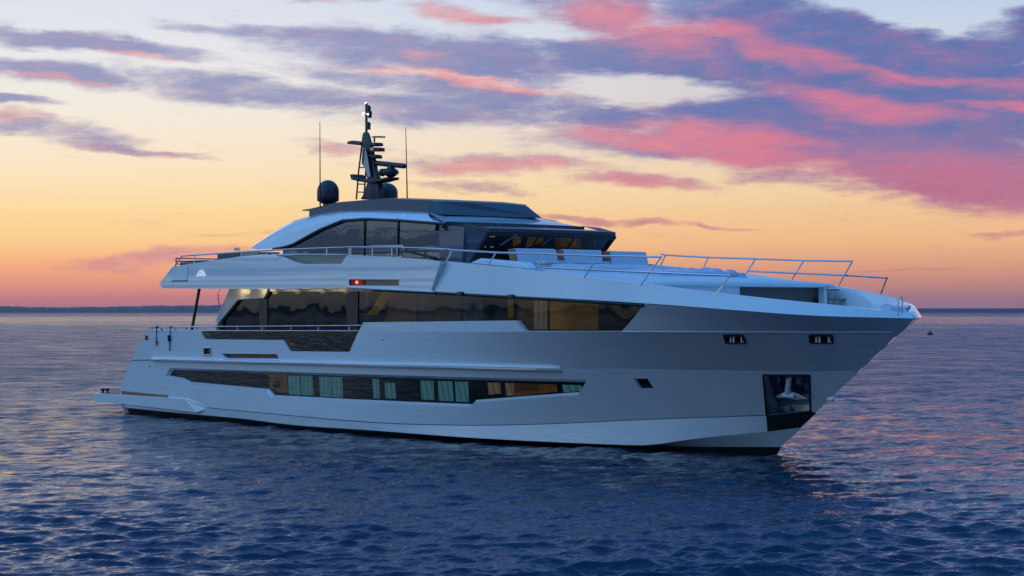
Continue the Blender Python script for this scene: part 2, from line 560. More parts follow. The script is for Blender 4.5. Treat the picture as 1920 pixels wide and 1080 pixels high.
def on_surf(u, v, b):
    """first meeting of a sight line with the starboard surface y = -b(x, z)"""
    d = ray(u, v)
    t0 = (-6.5 - CAM.y) / d.y
    t1 = (0.4 - CAM.y) / d.y
    prev = t0
    for i in range(1, 261):
        t = t0 + (t1 - t0) * i / 260
        p = CAM + d * t
        if -p.y <= b(p.x, p.z):
            lo, hi = prev, t
            for _ in range(30):
                mid = (lo + hi) / 2
                q = CAM + d * mid
                if -q.y <= b(q.x, q.z): hi = mid
                else: lo = mid
            return CAM + d * hi
        prev = t
    return CAM + d * t1


def pchip(xs, ys):
    xs = np.array(xs, float)
    ys = np.array(ys, float)
    h = np.diff(xs)
    dl = np.diff(ys) / h
    m = np.zeros(len(xs))
    for i in range(1, len(xs) - 1):
        if dl[i - 1] * dl[i] > 0:
            w1, w2 = 2 * h[i] + h[i - 1], h[i] + 2 * h[i - 1]
            m[i] = (w1 + w2) / (w1 / dl[i - 1] + w2 / dl[i])
    m[0], m[-1] = dl[0], dl[-1]

    def f(x):
        if x <= xs[0]: return float(ys[0] + m[0] * 0 * (x - xs[0]))
        if x >= xs[-1]: return float(ys[-1])
        i = int(np.searchsorted(xs, x) - 1)
        t = (x - xs[i]) / h[i]
        return float(ys[i] * (2 * t**3 - 3 * t**2 + 1) + h[i] * m[i] * (t**3 - 2 * t**2 + t)
                     + ys[i + 1] * (-2 * t**3 + 3 * t**2) + h[i] * m[i + 1] * (t**3 - t**2))
    return f


# ------------------------------------------------------------------ hull lines
stem_px = [(1458, 852), (1465, 838), (1503, 803), (1532, 772), (1613, 695), (1690, 622.5), (1718, 597)]
ST = [on_y(u, v, 0) for u, v in stem_px]
ST = [Vector((ST[0].x - 1.0, 0, -0.95))] + ST[1:]      # foot of the stem lies under water
half = [
    [(0, 3.3), (6, 3.4), (18, 3.3), (24, 2.4), (28, 1.3), (30.5, 0.6)],
    [(0, 3.95), (6, 4.1), (18, 4.15), (24, 3.62), (28, 2.55), (30.5, 1.65), (32.6, 0.72)],
    [(0, 4.0), (6, 4.2), (18, 4.27), (24, 3.82), (28, 2.85), (30.5, 2.0), (32.6, 1.12)],
    [(0, 4.0), (6, 4.24), (18, 4.31), (24, 3.80), (28, 2.83), (30.5, 2.02), (32.6, 1.25)],
    [(0, 4.05), (6, 4.32), (18, 4.38), (24, 4.2), (28, 3.62), (30.5, 2.98), (32.6, 2.25), (34.7, 1.28)],
    [(0, 4.1), (6, 4.38), (18, 4.43), (24, 4.4), (28, 4.22), (30.5, 3.9), (32.6, 3.45), (34.7, 2.68), (36, 1.98), (37.2, 1.08)],
    [(0, 4.15), (6, 4.40), (18, 4.45), (24, 4.45), (28, 4.37), (30.5, 4.22), (32.6, 4.0), (34.7, 3.42), (36, 2.8), (37.2, 1.9), (38.1, 0.8)],
]
HB = []
for tab, sp in zip(half, ST):
    tab = [q for q in tab if q[0] < sp.x - 0.4] + [(sp.x, 0.0)]
    HB.append(pchip(*zip(*tab)))
line_px = [
    None,
    [(1350, 838), (1200, 836), (1000, 828.5), (850, 820), (700, 809.5), (554, 799), (441, 785.5), (368, 779), (228, 765)],
    [(1437, 809), (1300, 823), (1195, 835), (1000, 827), (850, 818.5), (700, 807), (554, 797), (441, 783.5), (368, 777), (228, 763)],
    [(1435, 778), (1240, 785), (1100, 791.5), (980, 796), (850, 797), (700, 792), (554, 780), (386, 764), (228, 745)],
    [(1480, 696), (1240, 692), (1055, 691), (700, 684), (441, 678), (287, 674), (240, 673)],
    [(1560, 622.5), (1240, 622), (960, 622), (680, 622), (480, 622), (278, 622)],
    [(1533, 592), (1387, 582), (1207, 568.5), (960, 554.5), (712, 541)],
]
HZ = []
for i, lp in enumerate(line_px):
    if lp is None:
        HZ.append(lambda x: -0.95)
        continue
    b1 = HB[i]
    P = [on_surf(u, v, lambda x, z, b1=b1: b1(x) if x < ST[i].x else -9) for u, v in lp]
    pts = sorted([(p.x, p.z) for p in P] + [(ST[i].x, ST[i].z)])
    HZ.append(pchip(*zip(*pts)))
stemz = pchip([p.x for p in ST], [p.z for p in ST])


def section(x):
    s = []
    if x > ST[0].x:
        s.append((stemz(x), 0.0))
    for i in range(7):
        if x < ST[i].x - 1e-4:
            z = HZ[i](x)
            if s and z <= s[-1][0] + 0.004:
                z = s[-1][0] + 0.004
            s.append((z, max(0.0, HB[i](x))))
    return s


_sc = {}
def hull_b(x, z):
    k = round(x, 4)
    s = _sc.get(k)
    if s is None:
        s = section(x)
        if len(_sc) < 60000: _sc[k] = s
    if not s or x > ST[6].x:
        return -9.0
    if z < s[0][0]:
        return s[0][1] if x <= ST[0].x else -9.0
    for (z0, b0), (z1, b1) in zip(s, s[1:]):
        if z <= z1:
            return b0 + (b1 - b0) * (z - z0) / (z1 - z0)
    if len(s) == 1: return s[0][1]
    return s[-1][1]


b7tab = [(0, 4.25), (6, 4.30), (20, 4.33), (26.6, 4.27), (28.57, 4.19), (30.57, 4.06), (32.58, 3.84), (34.7, 3.22), (36, 2.58), (37.2, 1.62), (37.9, 0.85), (38.2, 0.42), (38.38, 0.0)]
B7 = pchip(*zip(*b7tab))
P = [on_surf(u, v, lambda x, z: B7(x) if x < 38.38 else -9)
     for u, v in [(1713, 586), (1667, 583), (1552, 572), (1400, 556.5), (1340, 549.5), (1200, 532), (1100, 520), (1000, 506), (917, 497.5), (835, 490)]]
Z7 = pchip(*zip(*sorted([(p.x, p.z) for p in P[1:]] + [(38.38, P[0].z)])))


def dens(poly, step=0.3, close=True):
    out = []
    n = len(poly)
    for i in range(n if close else n - 1):
        a, b = Vector(poly[i]), Vector(poly[(i + 1) % n])
        k = max(1, int(math.ceil((b - a).length / step)))
        out += [tuple(a + (b - a) * j / k) for j in range(k)]
    if not close: out.append(tuple(poly[-1]))
    return out


def inside(p, poly):
    x, y = p
    c = False
    n = len(poly)
    for i in range(n):
        x0, y0 = poly[i]
        x1, y1 = poly[(i + 1) % n]
        if (y0 > y) != (y1 > y) and x < (x1 - x0) * (y - y0) / (y1 - y0) + x0:
            c = not c
    return c


def patch(outline, bfun, holes=(), lines=(), gx=0.4, gz=0.3, step=0.3, inset=0.0):
    """triangulated starboard skin y = -(b(x,z) - inset) over an outline in profile (x, z), with openings and knuckle lines"""
    V, E, kind = [], [], []

    def loop(pts, close, kd):
        k = len(V)
        V.extend(pts)
        kind.extend([kd] * len(pts))
        n = len(pts)
        E.extend([(k + i, k + (i + 1) % n) for i in range(n if close else n - 1)])
    ol = dens(outline, step)
    loop(ol, True, 0)
    hl = [dens(h, step) for h in holes]
    for h in hl: loop(h, True, 0)
    for j, ln in enumerate(lines): loop(dens(ln, step, False), False, j + 1)
    con = np.array(V)
    xs = [p[0] for p in outline]
    zs = [p[1] for p in outline]
    for x in np.arange(min(xs), max(xs), gx):
        for z in np.arange(min(zs), max(zs), gz):
            if inside((x, z), ol) and np.min(np.abs(con - (x, z)).max(axis=1)) > 0.09:
                V.append((x, z))
                kind.append(0)
    r = delaunay_2d_cdt([Vector(p) for p in V], E, [], 0, 1e-5)
    vs, es, fs, ov, oe, of = r
    mb = MB()
    for p in vs:
        mb.v.append((p.x, -max(0.0 if inset < 0.2 else 0.03, bfun(p.x, p.y) - inset), p.y))
    for f in fs:
        c = sum((vs[i] for i in f), Vector((0, 0))) / len(f)
        if inside(c, ol) and not any(inside(c, h) for h in hl):
            a, b, d = [Vector(mb.v[i]) for i in f[:3]]
            p2 = [vs[i] for i in f[:3]]
            ar = abs((p2[1] - p2[0]).cross(p2[2] - p2[0]))
            if ar < 0.004 * max((p2[1] - p2[0]).length, (p2[2] - p2[0]).length, (p2[2] - p2[1]).length):
                continue            # sliver along a straight edge
            f = list(f)
            if (b - a).cross(d - a).y > 0: f = f[::-1]
            mb.f.append(tuple(f))
    nlo = len(ol) + sum(len(h) for h in hl)
    for e, src in zip(es, oe):
        if any(k >= nlo for k in src):
            mb.sharp.append(tuple(e))
    if not mb.sharp: mb.sharp = [(0, 0)]
    return mb, hl


def wall(hl, bfun, d0, d1, mb=None):
    mb = mb or MB()
    for h in hl:
        A = [(x, -max(0.03, bfun(x, z) - d0), z) for x, z in h]
        B = [(x, -max(0.03, bfun(x, z) - d1), z) for x, z in h]
        mb.loft([A, B], True, False)
    return mb


def surfpoly(px, bfun):
    return [(p.x, p.z) for p in (on_surf(u, v, bfun) for u, v in px)]


def grow(poly, d):
    """offset a profile polygon outward by d"""
    n = len(poly)
    area = sum(poly[i][0] * poly[(i + 1) % n][1] - poly[(i + 1) % n][0] * poly[i][1] for i in range(n))
    sg = 1 if area > 0 else -1
    out = []
    for i in range(n):
        p0, p1, p2 = [Vector(poly[(i + k) % n]) for k in (-1, 0, 1)]
        a, b = (p1 - p0).normalized(), (p2 - p1).normalized()
        na, nb = Vector((a.y, -a.x)) * sg, Vector((b.y, -b.x)) * sg
        bis = (na + nb)
        bis = bis / max(0.35, bis.length_squared / 2) if bis.length > 1e-6 else na
        out.append(tuple(p1 + bis * d))
    return out

# ================================================================== YACHT
yacht = tag(empty('motor_yacht', (18, 0, 0)), 'large white motor yacht with dark glass bands lying on the calm evening sea', 'yacht')


def P_(name, mb, m, parent=yacht, pair=False, **k):
    if pair:      # the same part on the other side, as an object of its own
        o2 = MB()
        o2.v = [(p[0], -p[1], p[2]) for p in mb.v]
        o2.f = [tuple(reversed(f)) for f in mb.f]
        o2.sharp = list(mb.sharp)
        P_(name, o2, m, parent, **k)
    o = mb.build(name, m, None, **k)
    o.parent = parent
    if parent is yacht:
        o.matrix_parent_inverse = Matrix.Translation((-18, 0, 0))
    return o


# ---- hull skin
lo_win = surfpoly([(313, 704), (320, 693.5), (1093, 716.5), (1080, 735.5), (888, 750), (879, 758), (509, 741), (499.5, 729.5), (354, 716), (340, 709)], hull_b)
porthole = surfpoly([(1188, 710), (1214, 710), (1225, 727.5), (1198, 727.5)], hull_b)
pocket = surfpoly([(1431, 703), (1518, 703), (1520, 771), (1437, 779)], hull_b)
hawse1 = surfpoly([(1357.5, 628.5), (1393, 628.5), (1397, 642), (1362, 642)], hull_b)
hawse2 = surfpoly([(1518.5, 628.5), (1560, 628.5), (1560.5, 641.5), (1520, 641.5)], hull_b)
fairlead = surfpoly([(382.5, 652.5), (395.5, 652), (396, 665.5), (383, 666)], hull_b)
vent = surfpoly([(415, 663), (519, 664), (523, 672.2), (423, 671.6)], hull_b)
bul_glass = surfpoly([(375, 620.5), (384, 636), (530.5, 637.7), (544, 658.6), (655, 659.8), (672.5, 620.5)], hull_b)

top_px = [(1717.6, 597.1), (1620, 594.9), (1533, 592), (1387, 582), (1207, 569.5), (1166.5, 620.3), (983.5, 620.3), (967.3, 600.8), (681.5, 604.5),
          (672.5, 620.5), (655, 659.8), (544, 658.6), (530.5, 637.7), (384, 636), (375, 620.5), (279.5, 621)]
stern_px = [(272, 628.5), (283, 631), (281, 637.5), (267, 638), (258, 650), (250.7, 664.8), (239.6, 690), (230, 715), (225.8, 728), (227, 760)]
top = surfpoly([p for p in top_px[3:]], hull_b)
lead = [(x, HZ[6](x)) for x in np.linspace(ST[6].x - 0.02, top[0][0] + 0.5, 22)]
sternp = surfpoly(stern_px, hull_b)
xb = sternp[-1][0]
bot = [(xb, -0.95)] + [(x, -0.95) for x in np.linspace(xb + 1, ST[0].x - 0.1, 12)]
stemc = [(p.x - 0.015, p.z) for p in ST[:-1]]
outline = lead + top + sternp + bot + stemc
lines = []
for i in range(1, 6):
    x1 = ST[i].x - 0.12
    x0 = xb + 0.25
    lines.append([(x, HZ[i](x)) for x in np.linspace(x0, x1, 70)] if i < 5 else
                 [(x, HZ[5](x)) for x in np.linspace(surfpoly([(700, 622)], hull_b)[0][0], x1, 40)])
lo_win_in = dens(lo_win, 0.29)
lo_win = grow(lo_win_in, 0.075)
holes = [lo_win, porthole, pocket, hawse1, hawse2, fairlead, vent]


def clip_line(ln):
    """cut a knuckle line where it enters an opening"""
    segs, cur = [], []
    for p in dens(ln, 0.15, False):
        bad = any(inside(p, grow(h, 0.03)) for h in holes)
        if bad:
            if len(cur) > 1: segs.append(cur)
            cur = []
        else: cur.append(p)
    if len(cur) > 1: segs.append(cur)
    return segs


lines = sum([clip_line(l) for l in lines], [])
mb, hl = patch(outline, hull_b, holes, lines, gx=0.4, gz=0.25)
mb.mirror()
# transom and underside close the far end
tr = [(x, -hull_b(x, z), z) for x, z in dens(sternp, 0.3, False)] + [(xb, -hull_b(xb, -0.95), -0.95)]
mb.loft([tr, [(x, -y, z) for x, y, z in tr]], False, False)
hull = P_('hull', mb, 'hull', fix=False)


# recessed opening: white lip, dark box behind, pane
def opening(hole, lip, depth, liner=True):
    w = wall([dens(hole, 0.3)], hull_b, 0.0, lip)
    o = P_('window_lip', w, 'hull', hull, smooth=False)
    if liner:
        w = wall([dens(hole, 0.3)], hull_b, lip, depth)
        pm, _ = patch(hole, hull_b, inset=depth)
        w.add(pm.v, pm.f)
        P_('cabin_interior', w, 'inside', hull, smooth=False)


w = MB().loft([[(x, -hull_b(x, z), z) for x, z in lo_win], [(x, -hull_b(x, z) + 0.11, z) for x, z in lo_win_in], [(x, -hull_b(x, z) + 0.15, z) for x, z in lo_win_in]], True, False)
P_('window_lip', w, 'hull', hull, smooth=False)
w = wall([lo_win_in], hull_b, 0.15, 0.9)
pm, _ = patch(lo_win_in, hull_b, inset=0.9)
w.add(pm.v, pm.f)
P_('cabin_interior', w, 'inside', hull, smooth=False)
opening(porthole, 0.12, 0.4)
pane, _ = patch(lo_win_in, hull_b, inset=0.13)
P_('hull_window', pane, 'glass_dark', hull, fix=False)
pane, _ = patch(porthole, hull_b, inset=0.10)
P_('porthole', pane, 'glass_dark', hull, fix=False)

inner = lambda d: (lambda x, z: hull_b(x, z) - d)


def hung(px, d, name, m, parent, thick=0.03, bfun=hull_b):
    pts = [on_surf(u, v, lambda x, z: bfun(x, z) - d) for u, v in px]
    b = MB().prism(pts, (0, thick, 0))
    return P_(name, b, m, parent, smooth=False)


def top_v(u): return 694 + (u - 322) * 22.4 / 771
def bot_v(u): return 741 + (u - 509) * 17 / 370 if u < 879 else 757 - (u - 885) * 0.105
for u0, u1, m_, dt, db in [(504, 536, 'amber_dim', 2, 5), (539.5, 561, 'teal', 4, 3), (564, 584.5, 'teal', 4, 3), (598, 618, 'teal', 4, 2), (620.5, 640, 'teal', 4, 2),
                           (698, 709, 'teal', 5, 3), (721, 739, 'teal', 12, 4), (788, 811, 'teal', 6, 5), (821, 847, 'teal', 6, 4), (853, 876, 'teal', 6, 4),
                           (914, 936, 'sand', 6, 14), (947, 962, 'sand', 6, 8), (962, 1042, 'amber_dim', 6, 6), (1054, 1088, 'teal', 6, 3)]:
    q = [(u0, top_v(u0) + dt), (u1, top_v(u1) + dt), (u1 + 2, bot_v(u1) - db), (u0 + 2, bot_v(u0) - db)]
    hung(q, 0.34, 'curtain' if m_ != 'amber_dim' else 'lit_cabin_wall', m_, hull)
hung([(512, 712), (524, 713), (524, 728), (512, 727)], 0.30, 'wall_picture', 'inside', hull)
hung([(966, 719), (1010, 720), (1010, 732), (966, 735)], 0.30, 'cabin_bed', 'brown', hull)

# rubbing rail along the side
A = surfpoly([(285, 673.2), (441, 677.6), (560, 680.2), (700, 684), (880, 688.3), (1053, 692.6)], hull_b)
za = pchip([p[0] for p in A], [p[1] for p in A])
rings = []
xsr = np.linspace(A[0][0], A[-1][0], 90)
for x in xsr:
    z = za(x)
    t = min(1, (A[-1][0] - x) / 0.35, (x - A[0][0]) / 0.2)
    k = 0.25 + 0.75 * math.sqrt(max(0, t))
    ring = []
    for dy, dz in [(-0.04, 0.085), (0.07, 0.075), (0.125, 0.035), (0.135, -0.01), (0.11, -0.055), (0.05, -0.08), (-0.04, -0.085)]:
        ring.append((x, -(hull_b(x, z + dz) + dy * k), z + dz))
    rings.append(ring)
P_('rub_rail', MB().loft(rings), 'white', hull, angle=40)
rings = []
for x in xsr[3:-3]:
    z = za(x) - 0.012
    rings.append([(x, -(hull_b(x, z) + d), z + e) for d, e in [(0.12, 0.028), (0.152, 0.018), (0.152, -0.018), (0.12, -0.028)]])
P_('rub_strip', MB().loft(rings), 'steel', hull)
B = surfpoly([(247, 675), (262, 674.8), (286, 674.2)], hull_b)
P_('rail_groove', MB().tube([(x, -hull_b(x, z) - 0.005, z) for x, z in B], 0.025), 'beige', hull)

# groove lines along the topside
def cove(i, x0, x1, name, m, r=0.018, dz=0.0):
    b = MB()
    b.tube([(x, -hull_b(x, HZ[i](x) + dz) + r * 0.35, HZ[i](x) + dz) for x in np.linspace(x0, x1, 70)], r, 6)
    return P_(name, b, m, hull)


cove(3, on_surf(388, 764, hull_b).x, on_surf(1433, 778, hull_b).x, 'spray_groove', 'panel', 0.016)
cove(5, on_surf(1166, 621, hull_b).x, ST[5].x - 0.15, 'knuckle_trim', 'white', 0.022)

# black bottom paint, just proud of the skin
bo = [(x, HZ[1](x)) for x in np.linspace(xb + 0.3, ST[1].x - 0.03, 60)]
bo2 = [(ST[1].x - 0.02, ST[1].z - 0.02), (ST[0].x + 0.97, -0.02), (ST[0].x - 0.05, -0.94)] + [(x, -0.94) for x in np.linspace(ST[0].x - 1, xb + 0.3, 14)]
b, _ = patch(bo + bo2, hull_b, inset=-0.006, gx=0.5, gz=0.3)
b.mirror()
P_('bottom_paint', b, 'boot', hull, fix=False)

# anchor pocket
w = wall([dens(pocket, 0.2)], hull_b, 0.0, 0.55)
pm, _ = patch(pocket, hull_b, inset=0.55)
w.add(pm.v, pm.f)
P_('anchor_pocket', w, 'pocket', hull, smooth=False)
fr = MB()
gp = pocket
for i in range(4):
    a, c = gp[i], gp[(i + 1) % 4]
    seg = dens([a, c], 0.1, False)
    fr.tube([(x, -hull_b(x, z) - 0.005, z) for x, z in seg], 0.028, 8)
P_('pocket_frame', fr, 'frame', hull)
pl = surfpoly([(1437.5, 780), (1521, 772), (1529, 773)], hull_b)
stem_hi, stem_lo = surfpoly([(1530, 773.5), (1502, 803)], hull_b)
plate = surfpoly([(1437.3, 779.6), (1520, 771.4)], hull_b) + [(ST[3].x - 0.03, ST[3].z - 0.03), (ST[2].x - 0.02, ST[2].z + 0.02)] + surfpoly([(1439.5, 809)], hull_b)
b, _ = patch(plate, hull_b, inset=-0.012, gx=0.2, gz=0.15, step=0.15)
b.mirror()
P_('anchor_chafe_plate', b, 'black', hull, fix=False)
for du in (-26, 24):
    b = MB()
    p = [on_surf(1477 + du * a, v, inner(d)) for a, v, d in [(0.75, 706, 0.25), (1.25, 706, 0.2), (0.7, 752, 0.45), (0.25, 752, 0.5)]]
    b.prism(p, (0.02, 0.05, 0))
    P_('pocket_cheek', b, 'pocket', hull, smooth=False)
# small eye on the stem
e = on_y(1556, 748, 0)
P_('bow_eye', MB().box((e.x - 0.02, 0, e.z), (0.3, 0.1, 0.12)), 'steel', hull, bevel=0.02)

# hawse openings at the bow, fairlead near the stern
for hpx, hp, in ((1, hawse1), (2, hawse2)):
    w = wall([dens(hp, 0.2)], hull_b, 0.0, 0.35)
    pm, _ = patch(hp, hull_b, inset=0.35)
    w.add(pm.v, pm.f)
    P_('hawse_recess', w, 'panel', hull, smooth=False)
    fr = MB()
    for i in range(4):
        seg = dens([hp[i], hp[(i + 1) % 4]], 0.1, False)
        fr.tube([(x, -hull_b(x, z) - 0.004, z) for x, z in seg], 0.036, 8)
    P_('hawse_frame', fr, 'frame', hull)
    ctr = sum((Vector(q) for q in hp), Vector((0, 0))) / 4
    wx = abs(hp[1][0] - hp[0][0])
    for s in (-0.36, -0.2, 0.22, 0.34):
        x = ctr.x + s * wx
        b = MB().tube([(x, -hull_b(x, ctr.y) + 0.12, ctr.y - 0.1), (x, -hull_b(x, ctr.y) + 0.12, ctr.y + 0.1)], 0.04)
        P_('hawse_roller', b, 'pocket', hull)
    b = MB().tube([(ctr.x - wx * .4, -hull_b(ctr.x - wx * .4, ctr.y) + 0.16, ctr.y - 0.085), (ctr.x + wx * .4, -hull_b(ctr.x + wx * .4, ctr.y) + 0.16, ctr.y - 0.085)], 0.035)
    P_('hawse_bar', b, 'steel', hull)
w = wall([dens(fairlead, 0.2)], hull_b, 0.0, 0.3)
pm, _ = patch(fairlead, hull_b, inset=0.3)
w.add(pm.v, pm.f)
P_('fairlead_recess', w, 'inside', hull, smooth=False)
fr = MB()
for i in range(4):
    seg = dens([fairlead[i], fairlead[(i + 1) % 4]], 0.1, False)
    fr.tube([(x, -hull_b(x, z) - 0.01, z) for x, z in seg], 0.035, 8)
P_('fairlead_frame', fr, 'steel', hull)
c = sum((Vector(q) for q in fairlead), Vector((0, 0))) / 4
for s in (-0.08, 0.07):
    b = MB().tube([(c.x + s, -hull_b(c.x, c.y) + 0.06, c.y - 0.12), (c.x + s, -hull_b(c.x, c.y) + 0.06, c.y + 0.12)], 0.035)
    P_('fairlead_roller', b, 'bronze', hull)
w = wall([dens(vent, 0.3)], hull_b, 0.0, 0.2)
P_('vent_recess', w, 'hull', hull, smooth=False)
pm, _ = patch(vent, hull_b, inset=0.14)
P_('air_vent', pm, 'bronze', hull, fix=False)
p = on_surf(717.5, 635, hull_b)
P_('fill_cap', MB().ball(p, 0.045, 8), 'steel', hull)
p = on_surf(281, 687, hull_b)
P_('drain_cap', MB().ball(p, 0.03, 8), 'frame', hull)
p = on_surf(275, 633.5, inner(0.25))
P_('stern_roller', MB().tube([(p.x, p.y, p.z - 0.1), (p.x, p.y, p.z + 0.1)], 0.06), 'bronze', hull)
# inner bulwark and its cap aft, so the side has thickness
ti = [q for q in reversed(dens(top[3:], 0.4, False)) if True]
b = MB()
ro = [[(x, -hull_b(x, z), z), (x, -hull_b(x, z) + 0.14, z + 0.003), (x, -min(hull_b(x, z), hull_b(x, z - 0.5)) + 0.16, z - 0.5)] for x, z in ti]
b.loft(ro, False, False)
P_('bulwark_cap', b, 'white', hull, smooth=False)

# ---- swim platform
zt, zb_ = 0.60, 0.0
bp = 4.12
T = [on_y(175, 737, -bp), on_y(288, 743.5, -bp - 0.2), on_y(345, 747.5, -bp - 0.24), on_y(386, 759, -bp - 0.16)]
Bm = [on_y(177, 752, -bp), on_y(290, 764.5, -bp - 0.2), on_y(368, 773.5, -bp - 0.24), on_y(386, 768, -bp - 0.16)]
b = MB()
rings = []
for i, (t, q) in enumerate(zip(T, Bm)):
    rings.append([t, q, Vector((q.x, -q.y, q.z)), Vector((t.x, -t.y, t.z))])
b.loft(rings)
plat = P_('swim_platform', b, 'white', bevel=0.012, smooth=False)
b = MB()
b.prism([(T[0].x + .15, T[0].y + .2, T[0].z + 0.004), (T[1].x, T[1].y + .25, T[1].z + 0.004), (T[1].x, -T[1].y - .25, T[1].z + 0.004), (T[0].x + .15, -T[0].y - .2, T[0].z + 0.004)], (0, 0, 0.02))
P_('teak_deck', b, 'teak', plat, smooth=False)
s0 = surfpoly([(229, 733), (315, 741)], hull_b)
b = MB().prism([(s0[0][0], -hull_b(*s0[0]) - 0.02, s0[0][1]), (s0[1][0], -hull_b(*s0[1]) - 0.02, s0[1][1]), (s0[1][0], -hull_b(*s0[1]) - 0.02, s0[1][1] - 0.11), (s0[0][0], -hull_b(*s0[0]) - 0.02, s0[0][1] - 0.12)], (0, 0.3, 0))
P_('platform_step', b, 'teak', plat, smooth=False)
for u in (193, 201.5):
    p = on_y(u, 737.2, -3.8)
    b = MB().lathe((p.x, p.y, p.z - 0.02), [(0.075, 0), (0.06, 0.02), (0.05, 0.13), (0.1, 0.16), (0.105, 0.2), (0.06, 0.215)], 16)
    P_('bollard', b, 'frame', plat)

# ---- foredeck bulwark: the bright band above the knuckle, with thick inner face
x0 = on_surf(832, 490, lambda x, z: B7(x)).x
xk = on_surf(813, 544, hull_b).x
def band(xa, xe, n):
    out = []
    for s in np.linspace(0, 1, n):
        s2 = 1 - (1 - s) ** 1.6
        xt = xa[1] + (38.38 - xa[1]) * s2
        xl = xa[0] + (ST[6].x - 0.02 - xa[0]) * s2
        out.append((xl, xt))
    return out
rings = []
for xl, xt in band((xk, x0), None, 90):
    zl = HZ[6](xl)
    yl = max(0.0, HB[6](xl))
    yt = max(0.0, B7(xt))
    zt7 = Z7(xt)
    k = min(1, max(0, (38.38 - xt) / 1.2))
    wi = 0.10 + 0.05 * k
    yi = max(0.0, yt - wi)
    yd = max(0.0, yt - 0.42)
    xi = min(xt, 38.1)
    zd = 3.45 if xt > 32.6 else zt7 - 0.4
    yd = max(0.0, min(yd, hull_b(xi - 0.35 * (1 - k) - 0.06, zd) - 0.08))
    rings.append([(xl, -yl, zl), (xt, -yt, zt7), (xt - 0.03 - 0.1 * (1 - k), -yi, zt7 + 0.015), (xi - 0.35 * (1 - k) - 0.06, -yd, zd)])
b = MB().loft(rings, False, False)
b.mirror()
bow = P_('foredeck_bulwark', b, 'white', angle=24)
# bow deck
b = MB()
dk = [r[3] for r in rings if r[3][0] > 32.4]
b.loft([[(x, y, z), (x, -y, z)] for x, y, z in dk], False, False)
P_('foredeck', b, 'deck', smooth=False)
# side decks between the bulwark and the coach roof
b = MB()
dk = [r[3] for r in rings if r[3][0] < 32.4]
b.loft([[(x, y, z), (x, -y, z)] for x, y, z in dk], False, False)
P_('side_deck', b, 'deck', smooth=False)
# jackstaff, fairlead and chain stopper at the bow
b = MB()
p0 = on_y(1684, 583, -0.35)
for dy in (0, 0.16):
    b.tube([(p0.x, p0.y + dy, p0.z - 0.2), (p0.x, p0.y + dy, p0.z + 0.3)], 0.015)
b.tube([(p0.x, p0.y, p0.z + 0.3), (p0.x, p0.y + 0.05, p0.z + 0.36), (p0.x, p0.y + 0.11, p0.z + 0.36), (p0.x, p0.y + 0.16, p0.z + 0.3)], 0.015)
P_('bow_hoop', b, 'steel', bow)
b = MB()
p0 = on_y(1672, 578, 0.0)
for i, (dx, dy, r) in enumerate([(0, 0, 0.22), (-0.3, 0.15, 0.26), (-0.15, 0.4, 0.2), (0.15, 0.3, 0.16)]):
    b.ball((p0.x + dx, p0.y + dy, p0.z - 0.12), r, 10, 0.9)
P_('covered_windlass', b, 'cover', bow)
p0 = on_y(1697, 576, 0.3)
P_('bow_cleat', MB().tube([(p0.x - .15, p0.y, p0.z), (p0.x + .15, p0.y, p0.z)], 0.05).tube([(p0.x, p0.y, p0.z - .25), (p0.x, p0.y, p0.z)], 0.06), 'steel', bow)

# ---- upper deck side: aft fascia and the flush door ahead of it
def fas_b(x, z):
    return 4.36 + 0.02 * (x - 6) / 10 - 0.035 * max(0.0, z - 4.7) ** 2 - 0.22 * max(0.0, (3.4 - x) / 3.4) ** 2
f_out = surfpoly([(298, 533), (305, 540.8), (480, 542), (652.5, 540), (652, 478), (650, 479), (639.5, 494.5), (566, 495), (510, 477.5), (492.5, 477), (449, 481), (405, 487.5), (366, 493), (345, 496.5), (323, 500.5)], fas_b)
b, hl = patch(f_out, fas_b, gx=0.3, gz=0.2)
fascia = P_('upper_deck_side', b, 'gloss', pair=True, fix=False)
w = wall([dens(f_out, 0.3)], fas_b, 0.0, 0.16)
P_('fascia_edge', w, 'white', fascia, pair=True, smooth=False)
d_out = surfpoly([(653.5, 538), (813, 545), (831.5, 490.5), (800, 486), (730, 481.5), (653.5, 477.5)], lambda x, z: fas_b(x, z) + 0.04)
door_b = lambda x, z: 4.40 + 0.012 * (x - 13) - 0.03 * max(0.0, z - 4.6) ** 2
slot = surfpoly([(654.5, 523.5), (748, 524), (748, 536), (654.5, 535)], door_b)
b, _ = patch(d_out, door_b, [slot], gx=0.3, gz=0.2)
side_door = P_('bulwark_door', b, 'gloss', pair=True, fix=False)
w = wall([dens(d_out, 0.3)], door_b, 0.0, 0.2)
P_('door_edge', w, 'white', side_door, pair=True, smooth=False)
w = wall([dens(slot, 0.3)], door_b, 0.0, 0.1)
pm, _ = patch(slot, door_b, inset=0.1)
w.add(pm.v, pm.f)
P_('lamp_recess', w, 'panel', side_door, smooth=False)
q = surfpoly([(655, 524.5), (681, 525), (681, 534.5), (655, 534)], lambda x, z: door_b(x, z) - 0.05)
b = MB().prism([(x, -door_b(x, z) + 0.05, z) for x, z in q], (0, 0.05, 0))
P_('lamp_housing', b, 'red', side_door, smooth=False)
p = on_surf(669, 529.3, lambda x, z: door_b(x, z) - 0.03)
P_('navigation_lamp', MB().ball(p, 0.045, 10), 'redcore', side_door)
b = MB()
ed = surfpoly([(652.5, 537.5), (700, 540), (813, 545.5)], door_b)
b.tube([(x, -door_b(x, z) - 0.0, z - 0.02) for x, z in ed], 0.035, 8)
P_('lower_trim', b, 'white', side_door)
